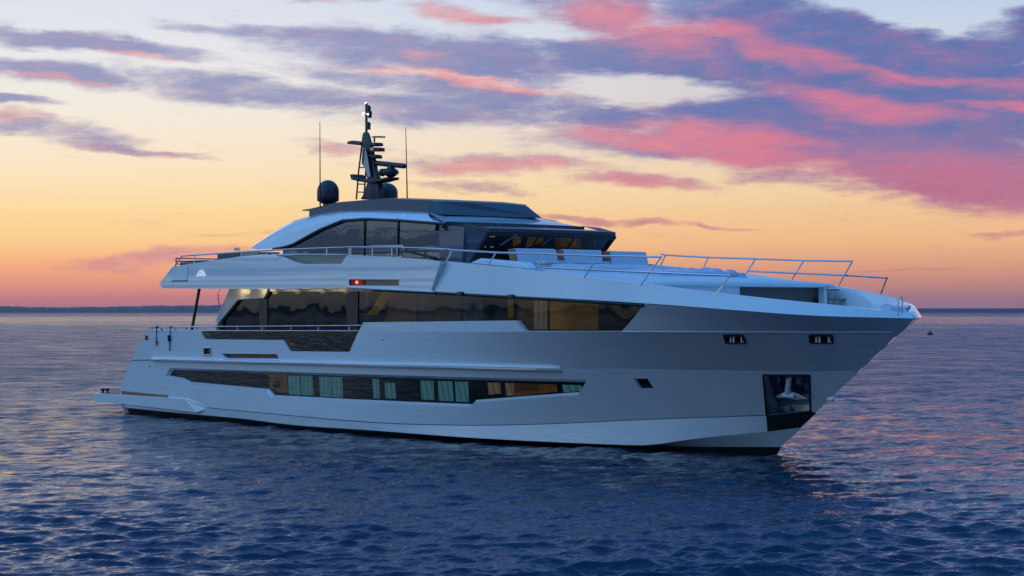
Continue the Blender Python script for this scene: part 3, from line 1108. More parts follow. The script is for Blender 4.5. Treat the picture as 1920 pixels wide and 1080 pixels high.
# hatch and emblem near the stern
h = surfpoly([(324.5, 500.5), (353.5, 496.3), (351, 525.5), (322.5, 526)], fas_b)
b, _ = patch(h, fas_b, inset=-0.02)
w = wall([dens(h, .3)], fas_b, -0.02, 0.0)
b.add(w.v, w.f)
P_('hatch', b, 'white', fascia, smooth=False)
h2 = surfpoly([(322, 526), (352, 525.5), (352, 527.6), (322, 528)], fas_b)
b, _ = patch(h2, fas_b, inset=-0.012)
P_('hatch_slot', b, 'frame', fascia, smooth=False)
em = surfpoly([(370, 517.2), (376.2, 506.8), (380, 506.6), (385.6, 516), (384.6, 518.6), (382.8, 518.4), (380.8, 514.6), (379, 517.6), (377, 517.8), (375.4, 514.8), (372.8, 518.6), (370.6, 518.6)], fas_b)
b = MB().prism([(x, -fas_b(x, z) - 0.05, z) for x, z in em], (0, 0.045, 0))
emb = P_('emblem', b, 'logo', fascia, smooth=False)
for u, v in ((376.6, 511.8), (379.3, 511.6)):
    x, z = surfpoly([(u, v)], fas_b)[0]
    b = MB().box((x, -fas_b(x, z) - 0.052, z), (0.025, 0.008, 0.04))
    P_('emblem_mark', b, 'frame', fascia, smooth=False)
# soffit: underside of the upper deck, and the deck itself
zs = f_out[1][1] + 0.02
b = MB()
xs_ = [float(q) for q in np.linspace(f_out[1][0] + 0.05, 20.6, 8)]
b.loft([[(x, -fas_b(x, zs) + 0.1, zs), (x, fas_b(x, zs) - 0.1, zs)] for x in xs_], False, False)
P_('soffit', b, 'white', smooth=False)
b = MB()
b.loft([[(x, -fas_b(x, 5) + 0.15, zs + 0.35), (x, fas_b(x, 5) - 0.15, zs + 0.35)] for x in [f_out[1][0] + 0.9] + xs_[1:]], False, False)
P_('upper_deck', b, 'deck', smooth=False)
a0 = [(f_out[0][0] + .05, f_out[0][1]), (f_out[1][0], f_out[1][1]), (f_out[1][0] + 0.9, f_out[1][1] + 0.37)]
b = MB().loft([[(x, -fas_b(x, z) + 0.02, z) for x, z in a0], [(x, fas_b(x, z) - 0.02, z) for x, z in a0]], True, False)
P_('aft_edge', b, 'white', fascia, smooth=False)

# beige coaming seen through the dip of the fascia
q = [on_y(512, 477.5, -3.95), on_y(650, 479, -3.95), on_y(650, 500, -3.95), on_y(560, 500, -3.95)]
P_('cockpit_coaming', MB().prism(q, (0, 0.1, 0)), 'beige', smooth=False)

# ---- main deck
yw = 3.25
saloon_z = 2.25
b = MB()
b.loft([[(x, -hull_b(x, 2.3) + 0.1, saloon_z), (x, hull_b(x, 2.3) - 0.1, saloon_z)] for x in np.linspace(sternp[0][0] + 0.35, 24.5, 24)], False, False)
P_('main_deck', b, 'teak', smooth=False)


def ypan(px, y, name, m, parent, th=0.06, **k):
    return P_(name, MB().prism([on_y(u, v, y) for u, v in px], (0, th, 0)), m, parent, **k)


saloon = ypan([(500.5, 542), (690, 542), (690, 640), (500.5, 640)], -yw + 0.0, 'saloon', 'glass', yacht, 0.03, smooth=False)
ypan([(650, 542), (671, 542), (671, 640), (650, 640)], -yw - 0.03, 'window_mullion', 'frame', saloon, 0.1, smooth=False)
ypan([(486, 548), (501, 545), (501, 640), (486, 640)], -yw - 0.03, 'window_mullion', 'frame', saloon, 0.1, smooth=False)
ypan([(494, 542), (700, 542), (700, 546.5), (494, 546.5)], -yw - 0.05, 'ceiling_trim', 'white', saloon, 0.1, smooth=False)
# wing that carries the overhang
ypan([(430, 541), (501.5, 541), (499.5, 551), (494, 559.8), (446, 562.3), (409.5, 606), (402.5, 603.5)], -yw - 0.12, 'wing_pillar', 'white', saloon, 0.25, bevel=0.02)
ypan([(446, 562), (486, 559.5), (486, 640), (400, 640), (408, 607)], -yw, 'wing_window', 'glass', saloon, 0.03, smooth=False)
for u in (457, 482):
    ypan([(u - 1.8, 560), (u + 1.8, 560), (u + 1.8, 640), (u - 1.8, 640)], -yw + 0.2, 'door_post', 'sand', saloon, 0.08, smooth=False)
def lamp(p, e=7.0):
    o = P_('ceiling_lamp', MB().lathe((p.x, p.y, zs - 0.045), [(0.03, -0.006), (0.045, 0.0), (0.04, 0.05)], 14), 'spot', saloon)
    ld = bpy.data.lights.new('ceiling_lamp_light', 'POINT')
    ld.energy = e
    ld.color = (1.0, 0.70, 0.28)
    ld.shadow_soft_size = 0.12
    lo_o = bpy.data.objects.new('ceiling_lamp_light', ld)
    COL.objects.link(lo_o)
    lo_o.location = (p.x, p.y, zs - 0.14)
    lo_o.parent = o
    lo_o.matrix_parent_inverse = Matrix.Translation((-18, 0, 0)) @ Matrix.Translation((18, 0, 0))


for u in (447, 487):
    lamp(on_y(u, 546, -yw - 0.30), 2.0)
for u in (528, 574, 617):
    lamp(on_y(u, 545.3, -yw - 0.32), 1.0)
# inside the saloon
ypan([(505, 548), (700, 548), (700, 650), (505, 650)], -1.3, 'saloon_back_wall', 'olive', saloon, 0.1, smooth=False)
ypan([(510, 550), (650, 548), (650, 606), (510, 606)], -1.45, 'saloon_curtain', 'bluewall', saloon, 0.05, smooth=False)
rng2 = random.Random(3)
b = MB()
for u in range(500, 655, 13):
    b = MB().prism([on_y(u, 548, -2.2), on_y(u + 6, 548, -2.2), on_y(u + 6, 605, -2.2), on_y(u, 605, -2.2)], (0.1, 0.08, 0))
    P_('saloon_drape', b, 'bluewall', saloon, smooth=False)
pts = [on_y(u, v, -2.6) for u, v in [(500, 590), (520, 592), (545, 600), (560, 604), (585, 606), (610, 600), (625, 594), (645, 595), (645, 650), (500, 650)]]
P_('saloon_sofa', MB().prism(pts, (0, 0.5, 0)), 'sand', saloon, smooth=False)

# glazed band flush with the hull, forward of the side deck
def gb(x, z):
    return min(HB[6](x), HB[5](x)) - 0.12
band_px = [(686, 541), (712, 541.5), (960, 555), (1206, 569.5), (1166, 621.5), (983, 621.5), (967, 602), (681, 606)]
gp = surfpoly(band_px, gb)
b, _ = patch(gp, gb, gx=0.5, gz=0.5)
mainw = P_('main_deck_window', b, 'glass', fix=False)
lp = surfpoly(top_px[4:9], hull_b)
w = MB()
lipp = dens(surfpoly([(1207, 569.5), (1166.5, 620.3), (983.5, 620.3), (967.3, 600.8), (681.5, 604.5)], hull_b), 0.3, False)
w.loft([[(x, -hull_b(x, z), z) for x, z in lipp], [(x, -hull_b(x, z) + 0.2, z) for x, z in lipp]], False, False)
P_('window_lip', w, 'hull', mainw, smooth=False)
b = MB()
tp = surfpoly([(700, 541.5), (712, 542), (835, 548.5), (960, 555.3), (1085, 562.5), (1206, 569.8)], hull_b)
b.tube([(x, -hull_b(x, z) - 0.0, z - 0.03) for x, z in tp], 0.045, 8)
P_('top_frame', b, 'frame', mainw)
for u in (865, 960):
    p = surfpoly([(u, 549.5 + (u - 865) * .056)], hull_b)[0]
    P_('frame_bracket', MB().box((p[0], -hull_b(*p) - 0.02, p[1] - 0.02), (0.24, 0.12, 0.12)), 'frame', mainw, bevel=0.02)


def gpan(px, d, name, m, th=0.04):
    pts = [on_surf(u, v, lambda x, z: gb(x, z) - d) for u, v in px]
    return P_(name, MB().prism(pts, (0, th, 0)), m, mainw, smooth=False)


gpan([(720, 544), (737, 545), (706, 590), (688, 590)], 0.12, 'lit_stanchion', 'amber')
gpan([(690, 540), (1210, 566), (1210, 630), (690, 630)], 1.6, 'corridor_wall', 'inside')
gpan([(785, 548), (863, 552), (863, 602), (785, 602)], 1.2, 'cabin_panel', 'olive')
gpan([(868, 552), (905, 553), (905, 602), (868, 602)], 1.3, 'cabin_panel', 'bluewall')
gpan([(735, 548), (780, 549), (780, 604), (720, 604)], 1.4, 'cabin_panel', 'brown')
gpan([(952, 560), (960.5, 560), (960.5, 596), (952, 596)], 0.1, 'lit_post', 'amber')
gpan([(940, 560), (952, 558), (904, 600), (898, 602)], 0.15, 'handrail_inside', 'frame')
gpan([(972, 561), (999, 562), (999, 618), (972, 618)], 0.5, 'cabin_curtain', 'brown')
gpan([(1001, 562), (1024, 563), (1024, 618), (1001, 618)], 0.5, 'cabin_curtain', 'sand')
gpan([(1031, 564), (1064, 566), (1064, 618), (1031, 618)], 0.7, 'lit_cabin_wall', 'amber')
gpan([(1066, 565), (1120, 568), (1120, 618), (1066, 618)], 0.9, 'lit_cabin_wall', 'amber_dim')

# bulwark glass
bg = surfpoly([(374, 620.8), (384.5, 637), (531, 638.5), (544.3, 659.2), (655.5, 660.4), (673, 620.8)], hull_b)
b, _ = patch(bg, hull_b, inset=0.05, gx=0.5)
bulg = P_('bulwark_glass', b, 'glass_bul', fix=False)
bz = lambda x, z: hull_b(x, z) - 0.32
pts = [(x, -hull_b(x, z) + 0.35, z) for x, z in grow(bg, 0.05)]
P_('inner_screen', MB().prism(pts, (0, 0.05, 0)), 'inside', bulg, smooth=False)

# pole under the overhang and its cable
P_('support_pole', MB().tube([on_y(373.6, 542, -3.9), on_y(359, 622, -3.9)], 0.055), 'bronze')
P_('shore_cable', MB().tube([on_y(412, 543, -3.2), on_y(409, 552, -3.2), on_y(409, 562, -3.2), on_y(412, 573, -3.2)], 0.015), 'black')

# ---- main deck rail
def hsurf(u, v, d=0.12):
    return on_surf(u, v, lambda x, z: hull_b(x, z) - d)
def rail(name, paths, posts, m='steel', r=0.028, parent=yacht, mirror=False):
    b = MB()
    for p in paths: b.tube(p, r, 8)
    for a, c in posts: b.tube([a, c], r * 0.8, 8)
    return P_(name, b, m, parent, pair=mirror)


yr = -4.12
rail('deck_rail', [[on_y(283, 613, yr), on_y(480, 612, yr), on_y(679, 610.5, yr)], [on_y(283, 620, yr), on_y(672, 620.6, yr)]],
     [(on_y(u, 612.5, yr), on_y(u, 624, yr)) for u in (286, 313, 326, 367, 445.5, 492, 545.5, 597, 655)], mirror=False, r=0.025)
P_('rail_strut', MB().tube([on_y(300, 612, -4.0), on_y(306, 621, -4.0)], 0.02), 'frame')
P_('rail_strut', MB().tube([on_y(351, 613, -4.0), on_y(346, 622, -4.0)], 0.02), 'frame')
p0 = on_y(283, 613, -4.0)
b = MB()
for dz in (0, -0.22):
    b.tube([(p0.x, p0.y, p0.z + dz), (p0.x, 4.0, p0.z + dz)], 0.022, 8)
for k in range(9):
    b.tube([(p0.x, p0.y + k * 1.0, p0.z), (p0.x, p0.y + k * 1.0, p0.z - 0.45)], 0.016, 8)
P_('stern_rail', b, 'steel')

# ---- upper deck rails
yu = -4.2
U = lambda u, v: on_y(u, v, yu)
top_aft = [U(327.5, 498.7), U(341.5, 480), U(405, 475.6), U(517, 468.6), U(653.8, 463.3)]
rail('upper_deck_rail', [top_aft], [(U(365, 478), U(365, 494)), (U(453, 472.5), U(453, 482)), (U(500.5, 469.5), U(500.5, 479)), (U(613, 464.8), U(613, 480))], r=0.026)
b = MB()
for v0 in (484.3, 489.8, 495):
    p1 = on_y(330, v0, -4.1)
    b.tube([p1, Vector((p1.x, 4.1, p1.z))], 0.02)
for k in range(6):
    b.tube([(p1.x, -4.1 + k * 1.64, on_y(330, 484.3, -4.1).z), (p1.x, -4.1 + k * 1.64, p1.z - 0.2)], 0.02)
P_('aft_rail', b, 'frame')
rail('boarding_rail', [[U(653.8, 463.3), U(744, 463.6), U(836, 467.3)], [U(510, 477.3), U(652, 477.6)]],
     [(U(u, 463.5), U(u, 482)) for u in (655, 658.2, 698.5, 735)], r=0.026)
rail('boarding_gate', [[U(694, 463), U(697, 461.3), U(754, 460.7), U(756, 463), U(756, 482), U(745, 482), U(745, 464)]], [], r=0.024)
rail_t = [on_y(838, 466.8, -4.3), on_y(847.8, 468.8, -4.28), Vector((26.896, -4.225, 5.553)), Vector((29.015, -4.148, 5.465)), Vector((31.095, -4.027, 5.37)), Vector((33.242, -3.719, 5.305))]
rail_b = [None, on_y(836.7, 491, -4.3), Vector((26.615, -4.268, 5.20)), Vector((28.565, -4.171, 5.0)), Vector((30.571, -4.063, 4.80)), Vector((32.58, -3.847, 4.57))]
low = [rail_b[3] + (rail_t[3] - rail_b[3]) * 0.14]
low_end = Vector((35.096, -3.033, 4.798))
mids = []
for i in (3, 4, 5):
    pass
a = on_y(1006, 501.5, -4.16)
c = on_y(1240, 511.5, -3.78)
rail('bow_rail', [rail_t, [a, on_y(1120, 506.5, -4.02), c, low_end, Vector((34.698, -3.211, 4.30))]],
     [(rail_t[i], rail_b[i]) for i in range(1, 6)], mirror=True, r=0.027)

# ---- coach roof on the foredeck with its sun beds
ns = 26
XF = 32.75
def TL(x):
    k = min(1.0, max(0.0, (x - 28.5) / 3.5))
    return Z7(x) - 0.03 + 0.15 * k * k * (3 - 2 * k)
rings = []
for i in range(ns + 1):
    x = 22.5 + (XF - 22.5) * i / ns
    zc = TL(x)
    kf = min(1.0, max(0.0, (XF - x) / 1.0))
    ze = zc - 0.13 - 0.27 * kf
    w = B7(x) - 0.34
    r_ = []
    for y, f in [(-1.0, 0.0), (-0.995, 0.30), (-0.975, 0.56), (-0.93, 0.74), (-0.80, 0.86), (-0.5, 0.95), (-0.25, 0.99), (0, 1.0)]:
        r_.append((x, y * w, ze + (zc - ze) * f))
    r_ += [(x, -y, z) for x, y, z in r_[:-1][::-1]]
    rings.append(r_)
# rounded front lip
last = rings[-1]
for dx, dz, k in [(0.07, -0.01, 1), (0.12, -0.04, 1), (0.15, -0.08, 1), (0.15, -0.12, 1)]:
    rings.append([(x + dx, y, max(z + dz, min(z, ze - 0.02))) for x, y, z in last])
coach = P_('coach_roof', MB().loft(rings, True, True), 'deck', angle=50)
zlip = TL(XF) - 0.12
wf = hull_b(XF, 3.5) - 0.06
b = MB()
b.box((XF - 0.25, 0, (zlip + 3.48) / 2), (0.1, 2 * wf, zlip - 3.44))
P_('locker_recess', b, 'locker', coach, smooth=False)
yo = on_x(1387, 547, XF + 0.1).y
b = MB().box((XF + 0.02, (yo - wf) / 2, (zlip + 3.48) / 2), (0.16, yo + wf, zlip - 3.42))
P_('front_panel', b, 'deck', coach, smooth=False)
for u in (1529, 1535.5):
    p = on_x(u, 564, XF - 0.17)
    b = MB().box((p.x, p.y, p.z), (0.06, 0.09, 0.16))
    P_('recess_handle', b, 'frame', coach, bevel=0.01)
p0, p1 = on_x(1549, 545, XF + 0.18), on_x(1554.5, 545, XF + 0.18)
for s in (1, -1):
    b = MB().box((XF + 0.0, s * min((p0.y + p1.y) / 2, wf - 0.05), (zlip + (0.08 if s > 0 else -0.12) + 3.46) / 2), (0.3, abs(p1.y - p0.y), zlip + (0.08 if s > 0 else -0.12) - 3.46))
    P_('end_post', b, 'white', coach, bevel=0.05, seg=3)
for u, v, wd in ((1561, 543.5, 0.22), (1572, 561.3, 0.5)):
    p = on_x(u, v, XF + 0.35)
    b = MB().box((p.x, p.y, p.z), (0.3, wd, 0.05))
    P_('bow_step', b, 'teak', coach, bevel=0.01)
p = on_z(1415, 515, Z7(29.0) + 0.02)
P_('flush_hatch', MB().box((29.0, 1.2, TL(29.0) + 0.01), (0.9, 0.8, 0.05)), 'panel', coach, bevel=0.015)

# sofa: coaming, base and three raked backs with brown sides
b = MB()
q = [on_y(878, 494, -3.2), on_y(901, 484, -3.2), on_y(940, 487.5, -3.2), on_y(980, 491.5, -3.2), on_y(990, 501, -3.2), on_y(992, 525, -3.2), on_y(878, 525, -3.2)]
b.prism(q, (0, 0.35, 0))
sofa = P_('foredeck_sofa', b, 'white', bevel=0.04, seg=3)
xs0 = on_y(1052, 480, -1.0).x
for (u0, v0), (u1, v1), (u2, v2), (u3, v3) in [((961.5, 466.5), (1043, 467.6), (1048.6, 493), (968, 491)), ((1051, 468), (1129, 470), (1132, 495), (1056.6, 493)), ((1139, 471), (1212.5, 473), (1218, 497), (1143.7, 495))]:
    top0, top1 = on_x(u0 + 4, v0, xs0 - 0.12), on_x(u1, v1, xs0 - 0.12)
    b0, b1 = on_x(u3 + 3, v3 + 4, xs0 + 0.12), on_x(u2, v2 + 4, xs0 + 0.12)
    back = P_('seat_back', MB().prism([top0, top1, b1, b0], (-0.13, 0, 0.02)), 'cushion', sofa, bevel=0.035, seg=3)
    s0 = [top0 + Vector((0.01, -0.05, 0.0)), b0 + Vector((0.01, -0.05, 0)), b0 + Vector((-0.28, -0.05, 0)), top0 + Vector((-0.28, -0.05, 0.0))]
    P_('seat_side', MB().prism(s0, (0, 0.06, 0)), 'leather', sofa, bevel=0.01)
def pad(name, x0, x1, y0, y1, z0, h, m, parent, n=14):
    """soft rumpled cushion"""
    b = MB()
    r2 = random.Random(int(x0 * 100))
    rows = []
    for i in range(n + 1):
        row = []
        for j in range(n + 1):
            s, t = i / n, j / n
            e = min(s, 1 - s, t, 1 - t)
            hh = h * min(1, (e * 9) ** 0.5) if e > 0 else 0
            row.append((x0 + (x1 - x0) * s, y0 + (y1 - y0) * t, TL(x0 + (x1 - x0) * s) + z0 + hh + (r2.uniform(-1, 1) * 0.018 if e > 0 else -0.3)))
        rows.append(row)
    b.loft(rows, False, False)
    return P_(name, b, m, parent, angle=80)
pad('sun_bed', xs0 + 0.55, xs0 + 2.5, -2.3, 2.3, 0.0, 0.13, 'cushion', coach)
pad('sun_bed', xs0 + 2.9, xs0 + 4.9, -1.5, 2.2, -0.02, 0.16, 'cover', coach)
b = MB()
for i in range(5):
    x = xs0 + 3.3 + i * 0.33
    b.ball((x, 1.2 + 0.35 * math.sin(i * 2.1), TL(x) + 0.08), 0.22 + 0.05 * (i % 2), 10, 0.6)
P_('rolled_cover', b, 'cover', coach)
b = MB().box((xs0 + 0.45, -0.9, TL(xs0) + 0.1), (0.5, 2.6, 0.10))
P_('seat_cushion', b, 'cushion', sofa, bevel=0.04, seg=3)

# ---- upper house
def half_of(u0, v0, u1):
    """half width of something symmetric whose near and far corners lie at bearings u0 and u1"""
    lo, hi = 0.5, 5.0
    for _ in range(50):
        y = (lo + hi) / 2
        p = on_y(u0, v0, -y)
        q = Vector((p.x, y, p.z)) - CAM
        u = 960 + FPX * q.dot(RIGHT) / q.dot(FWD)
        if u < u1: lo = y
        else: hi = y
    return y
yl = half_of(836, 418, 1094)
yt_ = half_of(803, 385, 985)
yw_ = half_of(915, 436, 1152)
yh = yl - 0.06
# glass side
g_px = [(530, 466), (548, 460), (602, 430), (642, 413.5), (686, 411), (751, 414), (824, 421.5), (824, 500), (530, 500)]
gpts = [on_y(u, v, -yh) for u, v in g_px]
gpts = [Vector((p.x, p.y + 0.022 * (p.z - 5.7), p.z)) for p in gpts]      # sides lean in a little
house = P_('upper_house', MB().prism(gpts, (0, 0.04, 0)), 'glass_top', yacht, smooth=False)
for u, m_ in ((682, 'frame'), (745, 'frame')):
    ypan([(u - .7, 408), (u + .7, 408), (u + .7, 500), (u - .7, 500)], -yh - 0.028, 'glass_seam', m_, house, 0.03, smooth=False)
ypan([(823.5, 421), (871, 425.5), (866, 503), (823.5, 503)], -yh - 0.02, 'side_panel', 'panel', house, 0.2, bevel=0.01)
ypan([(545, 420), (866, 430), (866, 505), (545, 505)], -yh + 1.6, 'lounge_wall', 'inside', house, 0.1, smooth=False)
P_('mooring_bar', MB().tube([on_y(755, 470, -yh - .05), on_y(815, 484, -yh - .05)], 0.03), 'frame', house)
p = on_y(831, 424.5, -yh - .06)
P_('side_lamp', MB().ball(p, 0.06, 8), 'frame', house)

# roof: low edge, shoulder and crown
lo_px = [(482, 468), (512, 466), (536, 461.5), (550, 457), (575, 443), (602, 428.5), (642, 412.5), (686, 409.5), (751, 412.5), (836, 419)]
up_px = [(481, 461), (510, 436), (528, 425), (550, 414), (579, 405.5), (610, 399), (642, 395.2), (720, 394.5), (770, 396), (803, 398.5)]
rings = []
yu_ = yt_ + 0.12
for (a, bq), (c, d) in zip(lo_px, up_px):
    L_ = on_y(a, bq, -yl)
    # shoulder lies inboard and above: same frame of the arch
    t = on_y(c, d, -yu_)
    rings.append([(L_.x, -yl, L_.z), (L_.x * .6 + t.x * .4, -yl + 0.06, L_.z + (t.z - L_.z) * .30), (L_.x * .35 + t.x * .65, -yl + 0.22, L_.z + (t.z - L_.z) * .66), (t.x, -yu_, t.z), (t.x, -1.0, t.z + 0.06), (t.x, 1.0, t.z + 0.06), (t.x, yu_, t.z),
                  (L_.x * .35 + t.x * .65, yl - 0.22, L_.z + (t.z - L_.z) * .66), (L_.x * .6 + t.x * .4, yl - 0.06, L_.z + (t.z - L_.z) * .30), (L_.x, yl, L_.z)])
b = MB().loft(rings, False, False)
# front slope of the roof down to the brow
fr_top = [(803, 398.5, -yu_)]
A0 = on_y(803, 398.5, -yu_)
A1 = on_y(836, 417.5, -yl)
zb_top = A1.z
pts_hi = [A0, Vector((A0.x + 0.12, 0, A0.z + 0.06)), Vector((A0.x, yu_, A0.z))]
def arc(x, y, z, bulge, n=12):
    return [Vector((x + bulge * (1 - (2 * k / n - 1) ** 2), -y + 2 * y * k / n, z)) for k in range(n + 1)]
hi = arc(A0.x, yu_, A0.z, 0.15)
lo_ = arc(A1.x, yl, A1.z, 0.25)
b.loft([hi, lo_], False, False)
roof = P_('roof', b, 'white', angle=45)
# brow strip and its joints
brow_t = arc(A1.x + 0.02, yl + 0.03, A1.z + 0.03, 0.25)
brow_b = arc(A1.x - 0.03, yl + 0.03, A1.z - 0.24, 0.25)
b = MB()
b.loft([brow_t, brow_b, [p + Vector((-0.5, 0, 0)) for p in brow_b], [p + Vector((-0.5, 0, 0)) for p in brow_t]], False, False)
P_('brow', b, 'dark', roof)
for k in (4, 8):
    p = (brow_t[k] + brow_b[k]) / 2
    b = MB().box((p.x + 0.02, p.y, p.z), (0.06, 0.10, 0.28))
    P_('brow_joint', b, 'panel', roof, bevel=0.015)
# glass surround on the arch
b = MB()
b.tube([on_y(u, v + 1.2, -yh - 0.05) for u, v in lo_px[1:]], 0.05, 8)
P_('arch_seal', b, 'frame', roof)

# dark hardtop
h_l = [(579, 409), (642, 396.5), (720, 395.5), (803, 398.5)]
h_u = [(580, 391.5), (634.4, 379), (718.6, 372), (803, 375.3)]
rings = []
for (a, bq), (c, d) in zip(h_l, h_u):
    L_ = on_y(a, bq + 1.5, -yt_ - 0.12)
    t = on_y(c, d, -yt_)
    rings.append([(L_.x, -yt_ - 0.12, L_.z), (t.x, -yt_, t.z), (t.x, -1, t.z + 0.05), (t.x, 1, t.z + 0.05), (t.x, yt_, t.z), (L_.x, yt_ + 0.12, L_.z)])
L_, t = rings[-1][0], rings[-1][1]
# nose of the hardtop: a sloping front
rings.append([(L_[0] + .7, -yt_, L_[2] - 0.06), (t[0] + 0.25, -yt_ + .2, t[2] - 0.06), (t[0] + .4, -.8, t[2] - 0.03), (t[0] + .4, .8, t[2] - 0.03), (t[0] + 0.25, yt_ - .2, t[2] - 0.06), (L_[0] + .7, yt_, L_[2] - 0.06)])
hard = P_('hardtop', MB().loft(rings, True, True), 'dark', angle=20)
P_('aft_visor', MB().prism([on_y(565.5, 395.5, -yt_), on_y(568, 393, -yt_), on_y(582, 391, -yt_), on_y(582, 396, -yt_)], (0, 2 * yt_, 0)), 'beige', hard, smooth=False)

# ---- wheelhouse: visor, raked screen, wing panels
W0, W1 = on_y(915, 436, -yw_), on_y(879, 492, -yw_ + 0.06)
V0 = on_y(871, 425, -yh)
def scr(p, y, bulge, n=14):
    return [Vector((p.x + bulge * (1 - (2 * k / n - 1) ** 2), -y + 2 * y * k / n, p.z)) for k in range(n + 1)]
top_s = scr(W0, yw_, 0.3)
bot_s = scr(Vector((W1.x, 0, W1.z - 0.1)), yw_ - 0.06, 0.3)
wheel = P_('wheelhouse', MB().loft([top_s, bot_s], False, False), 'glass_fore', angle=60)
tv = [V0] + [p + Vector((0.06, 0, 0.02)) for p in top_s] + [Vector((V0.x, -V0.y, V0.z))]
b = MB()
b.loft([tv, [p + Vector((0, 0, 0.11)) for p in tv], [p + Vector((-0.9, 0, 0.20)) for p in tv]], False, False)
b.loft([tv, [p + Vector((-0.9, 0, 0.02)) for p in tv]], False, False)
P_('visor', b, 'dark', wheel, angle=40)
b = MB().loft([[p + Vector((-0.04, 0, 0.02)) for p in brow_b], scr(Vector((W0.x + 0.04, 0, W0.z + 0.125)), yw_ + 0.02, 0.3, 12)], False, False)
P_('cowl', b, 'white', wheel, angle=40)
for s in (-1, 1):
    pts = [Vector((V0.x, s * yh, V0.z)), Vector((W0.x, s * (yw_ + .01), W0.z)), Vector((W1.x, s * (yw_ - .05), W1.z - .2)), Vector((V0.x - 0.2, s * yh, W1.z - .2))]
    P_('wing_panel', MB().prism(pts, (-0.06, -s * 0.08, 0)), 'panel' if s < 0 else 'frame', wheel, bevel=0.01)  # far panel coloured black to hold down the sunset light on it
b = MB()
b.tube([p + Vector((0.015, 0, 0)) for p in (top_s[0], bot_s[0])], 0.05).tube([p + Vector((0.015, 0, 0)) for p in (top_s[-1], bot_s[-1])], 0.07)
b.tube([p + Vector((0.0, 0, -0.04)) for p in top_s], 0.07)
for k in (5, 9):
    b.tube([top_s[k], bot_s[k]], 0.03)
P_('screen_frame', b, 'black', wheel)
for k, (a_, c_) in enumerate([((969, 440), (938, 460)), ((1040, 440), (1016, 461)), ((1078, 442), (1086, 458))]):
    xw = W0.x + 0.30
    p, q = on_x(*a_, xw + 0.06), on_x(*c_, xw - 0.12)
    P_('wiper', MB().tube([p, q], 0.022, 6), 'steel_dark', wheel)
xb_ = W0.x - 1.6
def xpan(px, x, name, m, th=0.05):
    return P_(name, MB().prism([on_x(u, v, x) for u, v in px], (-th, 0, 0)), m, wheel, smooth=False)
xpan([(890, 436), (1132, 440), (1132, 500), (870, 500)], xb_ - 1.2, 'wheelhouse_back_wall', 'inside')
xpan([(962, 438), (979, 438), (976, 456), (964, 462)], xb_ + .4, 'lit_wall', 'amber_dim')
xpan([(993, 440), (1020, 440), (1018, 454), (1000, 459), (988, 464)], xb_ + .2, 'lit_wall', 'amber_dim')
xpan([(1042, 441), (1088, 444), (1092, 470), (1044, 468)], xb_ + .1, 'lit_wall', 'brown')
xpan([(1052, 444), (1080, 446), (1082, 462), (1054, 461)], xb_ + .15, 'lit_wall', 'amber_dim')
xpan([(1114, 447), (1122, 445), (1122, 470), (1112, 470)], xb_ + .3, 'lit_wall', 'leather')
for u, v in ((920, 443.3), (923.5, 443.3), (926.5, 443.4), (921, 463), (923.5, 463), (910, 463)):
    p = on_x(u, v, xb_ + .6)
    P_('console_light', MB().box(p, (0.02, 0.05, 0.03)), 'logo', wheel, smooth=False)
P_('console', MB().prism([on_x(900, 466, xb_ + 1.0), on_x(1130, 466, xb_ + 1.0), on_x(1130, 500, xb_ + 1.0), on_x(890, 500, xb_ + 1.0)], (-0.5, 0, 0)), 'inside', wheel, smooth=False)

# upper deck furniture at the stern: bar, lamp arm
bar = ypan([(407, 476), (452, 473), (452, 492), (407, 494)], -3.4, 'deck_bar', 'dark', yacht, 0.9, bevel=0.02)
ypan([(454, 473), (483, 472), (483, 490), (454, 490)], -3.4, 'bar_cabinet', 'beige', bar, 0.9, bevel=0.02)
P_('reading_lamp', MB().prism([on_y(438, 466.5, -3), on_y(443, 464, -3), on_y(446, 470, -3), on_y(440, 470, -3)], (0, .12, 0)), 'sand', bar, smooth=False)
P_('deck_lounge', MB().prism([on_y(336, 489, -2.6), on_y(384, 487, -2.6), on_y(390, 489, -2.6), on_y(390, 500, -2.6), on_y(336, 502, -2.6)], (0, 2.4, 0)), 'panel', yacht, bevel=0.08, seg=3)

# ---- mast with everything it carries
mx = on_y(706, 372, 0).x
Y0 = lambda u, v: on_y(u, v, 0)
def mpr(px, w, name, m='mast', parent=None, y=0, **k):
    b = MB().prism([on_y(u, v, y) - Vector((0, w / 2, 0)) for u, v in px], (0, w, 0))
    return P_(name, b, m, parent or mast, **k)
b = MB()
prof = [((683, 248), (690, 248), 0.06), ((681.5, 254), (692, 252), 0.10), ((680.5, 268), (697, 272), 0.14), ((684, 290), (702, 296), 0.18), ((690, 318), (707, 325), 0.22), ((695, 336), (713, 341), 0.3), ((696.5, 374), (715.5, 374), 0.34)]
rings = []
for (a0, v0), (a1, v1), w in prof:
    p, q = Y0(a0, v0), Y0(a1, v1)
    e = (q - p)
    rings.append([p + Vector((0, -w / 2, 0)), p + e * .5 + Vector((0, -w / 2 - .03, 0)), q + Vector((0, -w / 3, 0)), q + Vector((0, w / 3, 0)), p + e * .5 + Vector((0, w / 2 + .03, 0)), p + Vector((0, w / 2, 0))])
mast = P_('mast', MB().loft(rings), 'mast', angle=25)
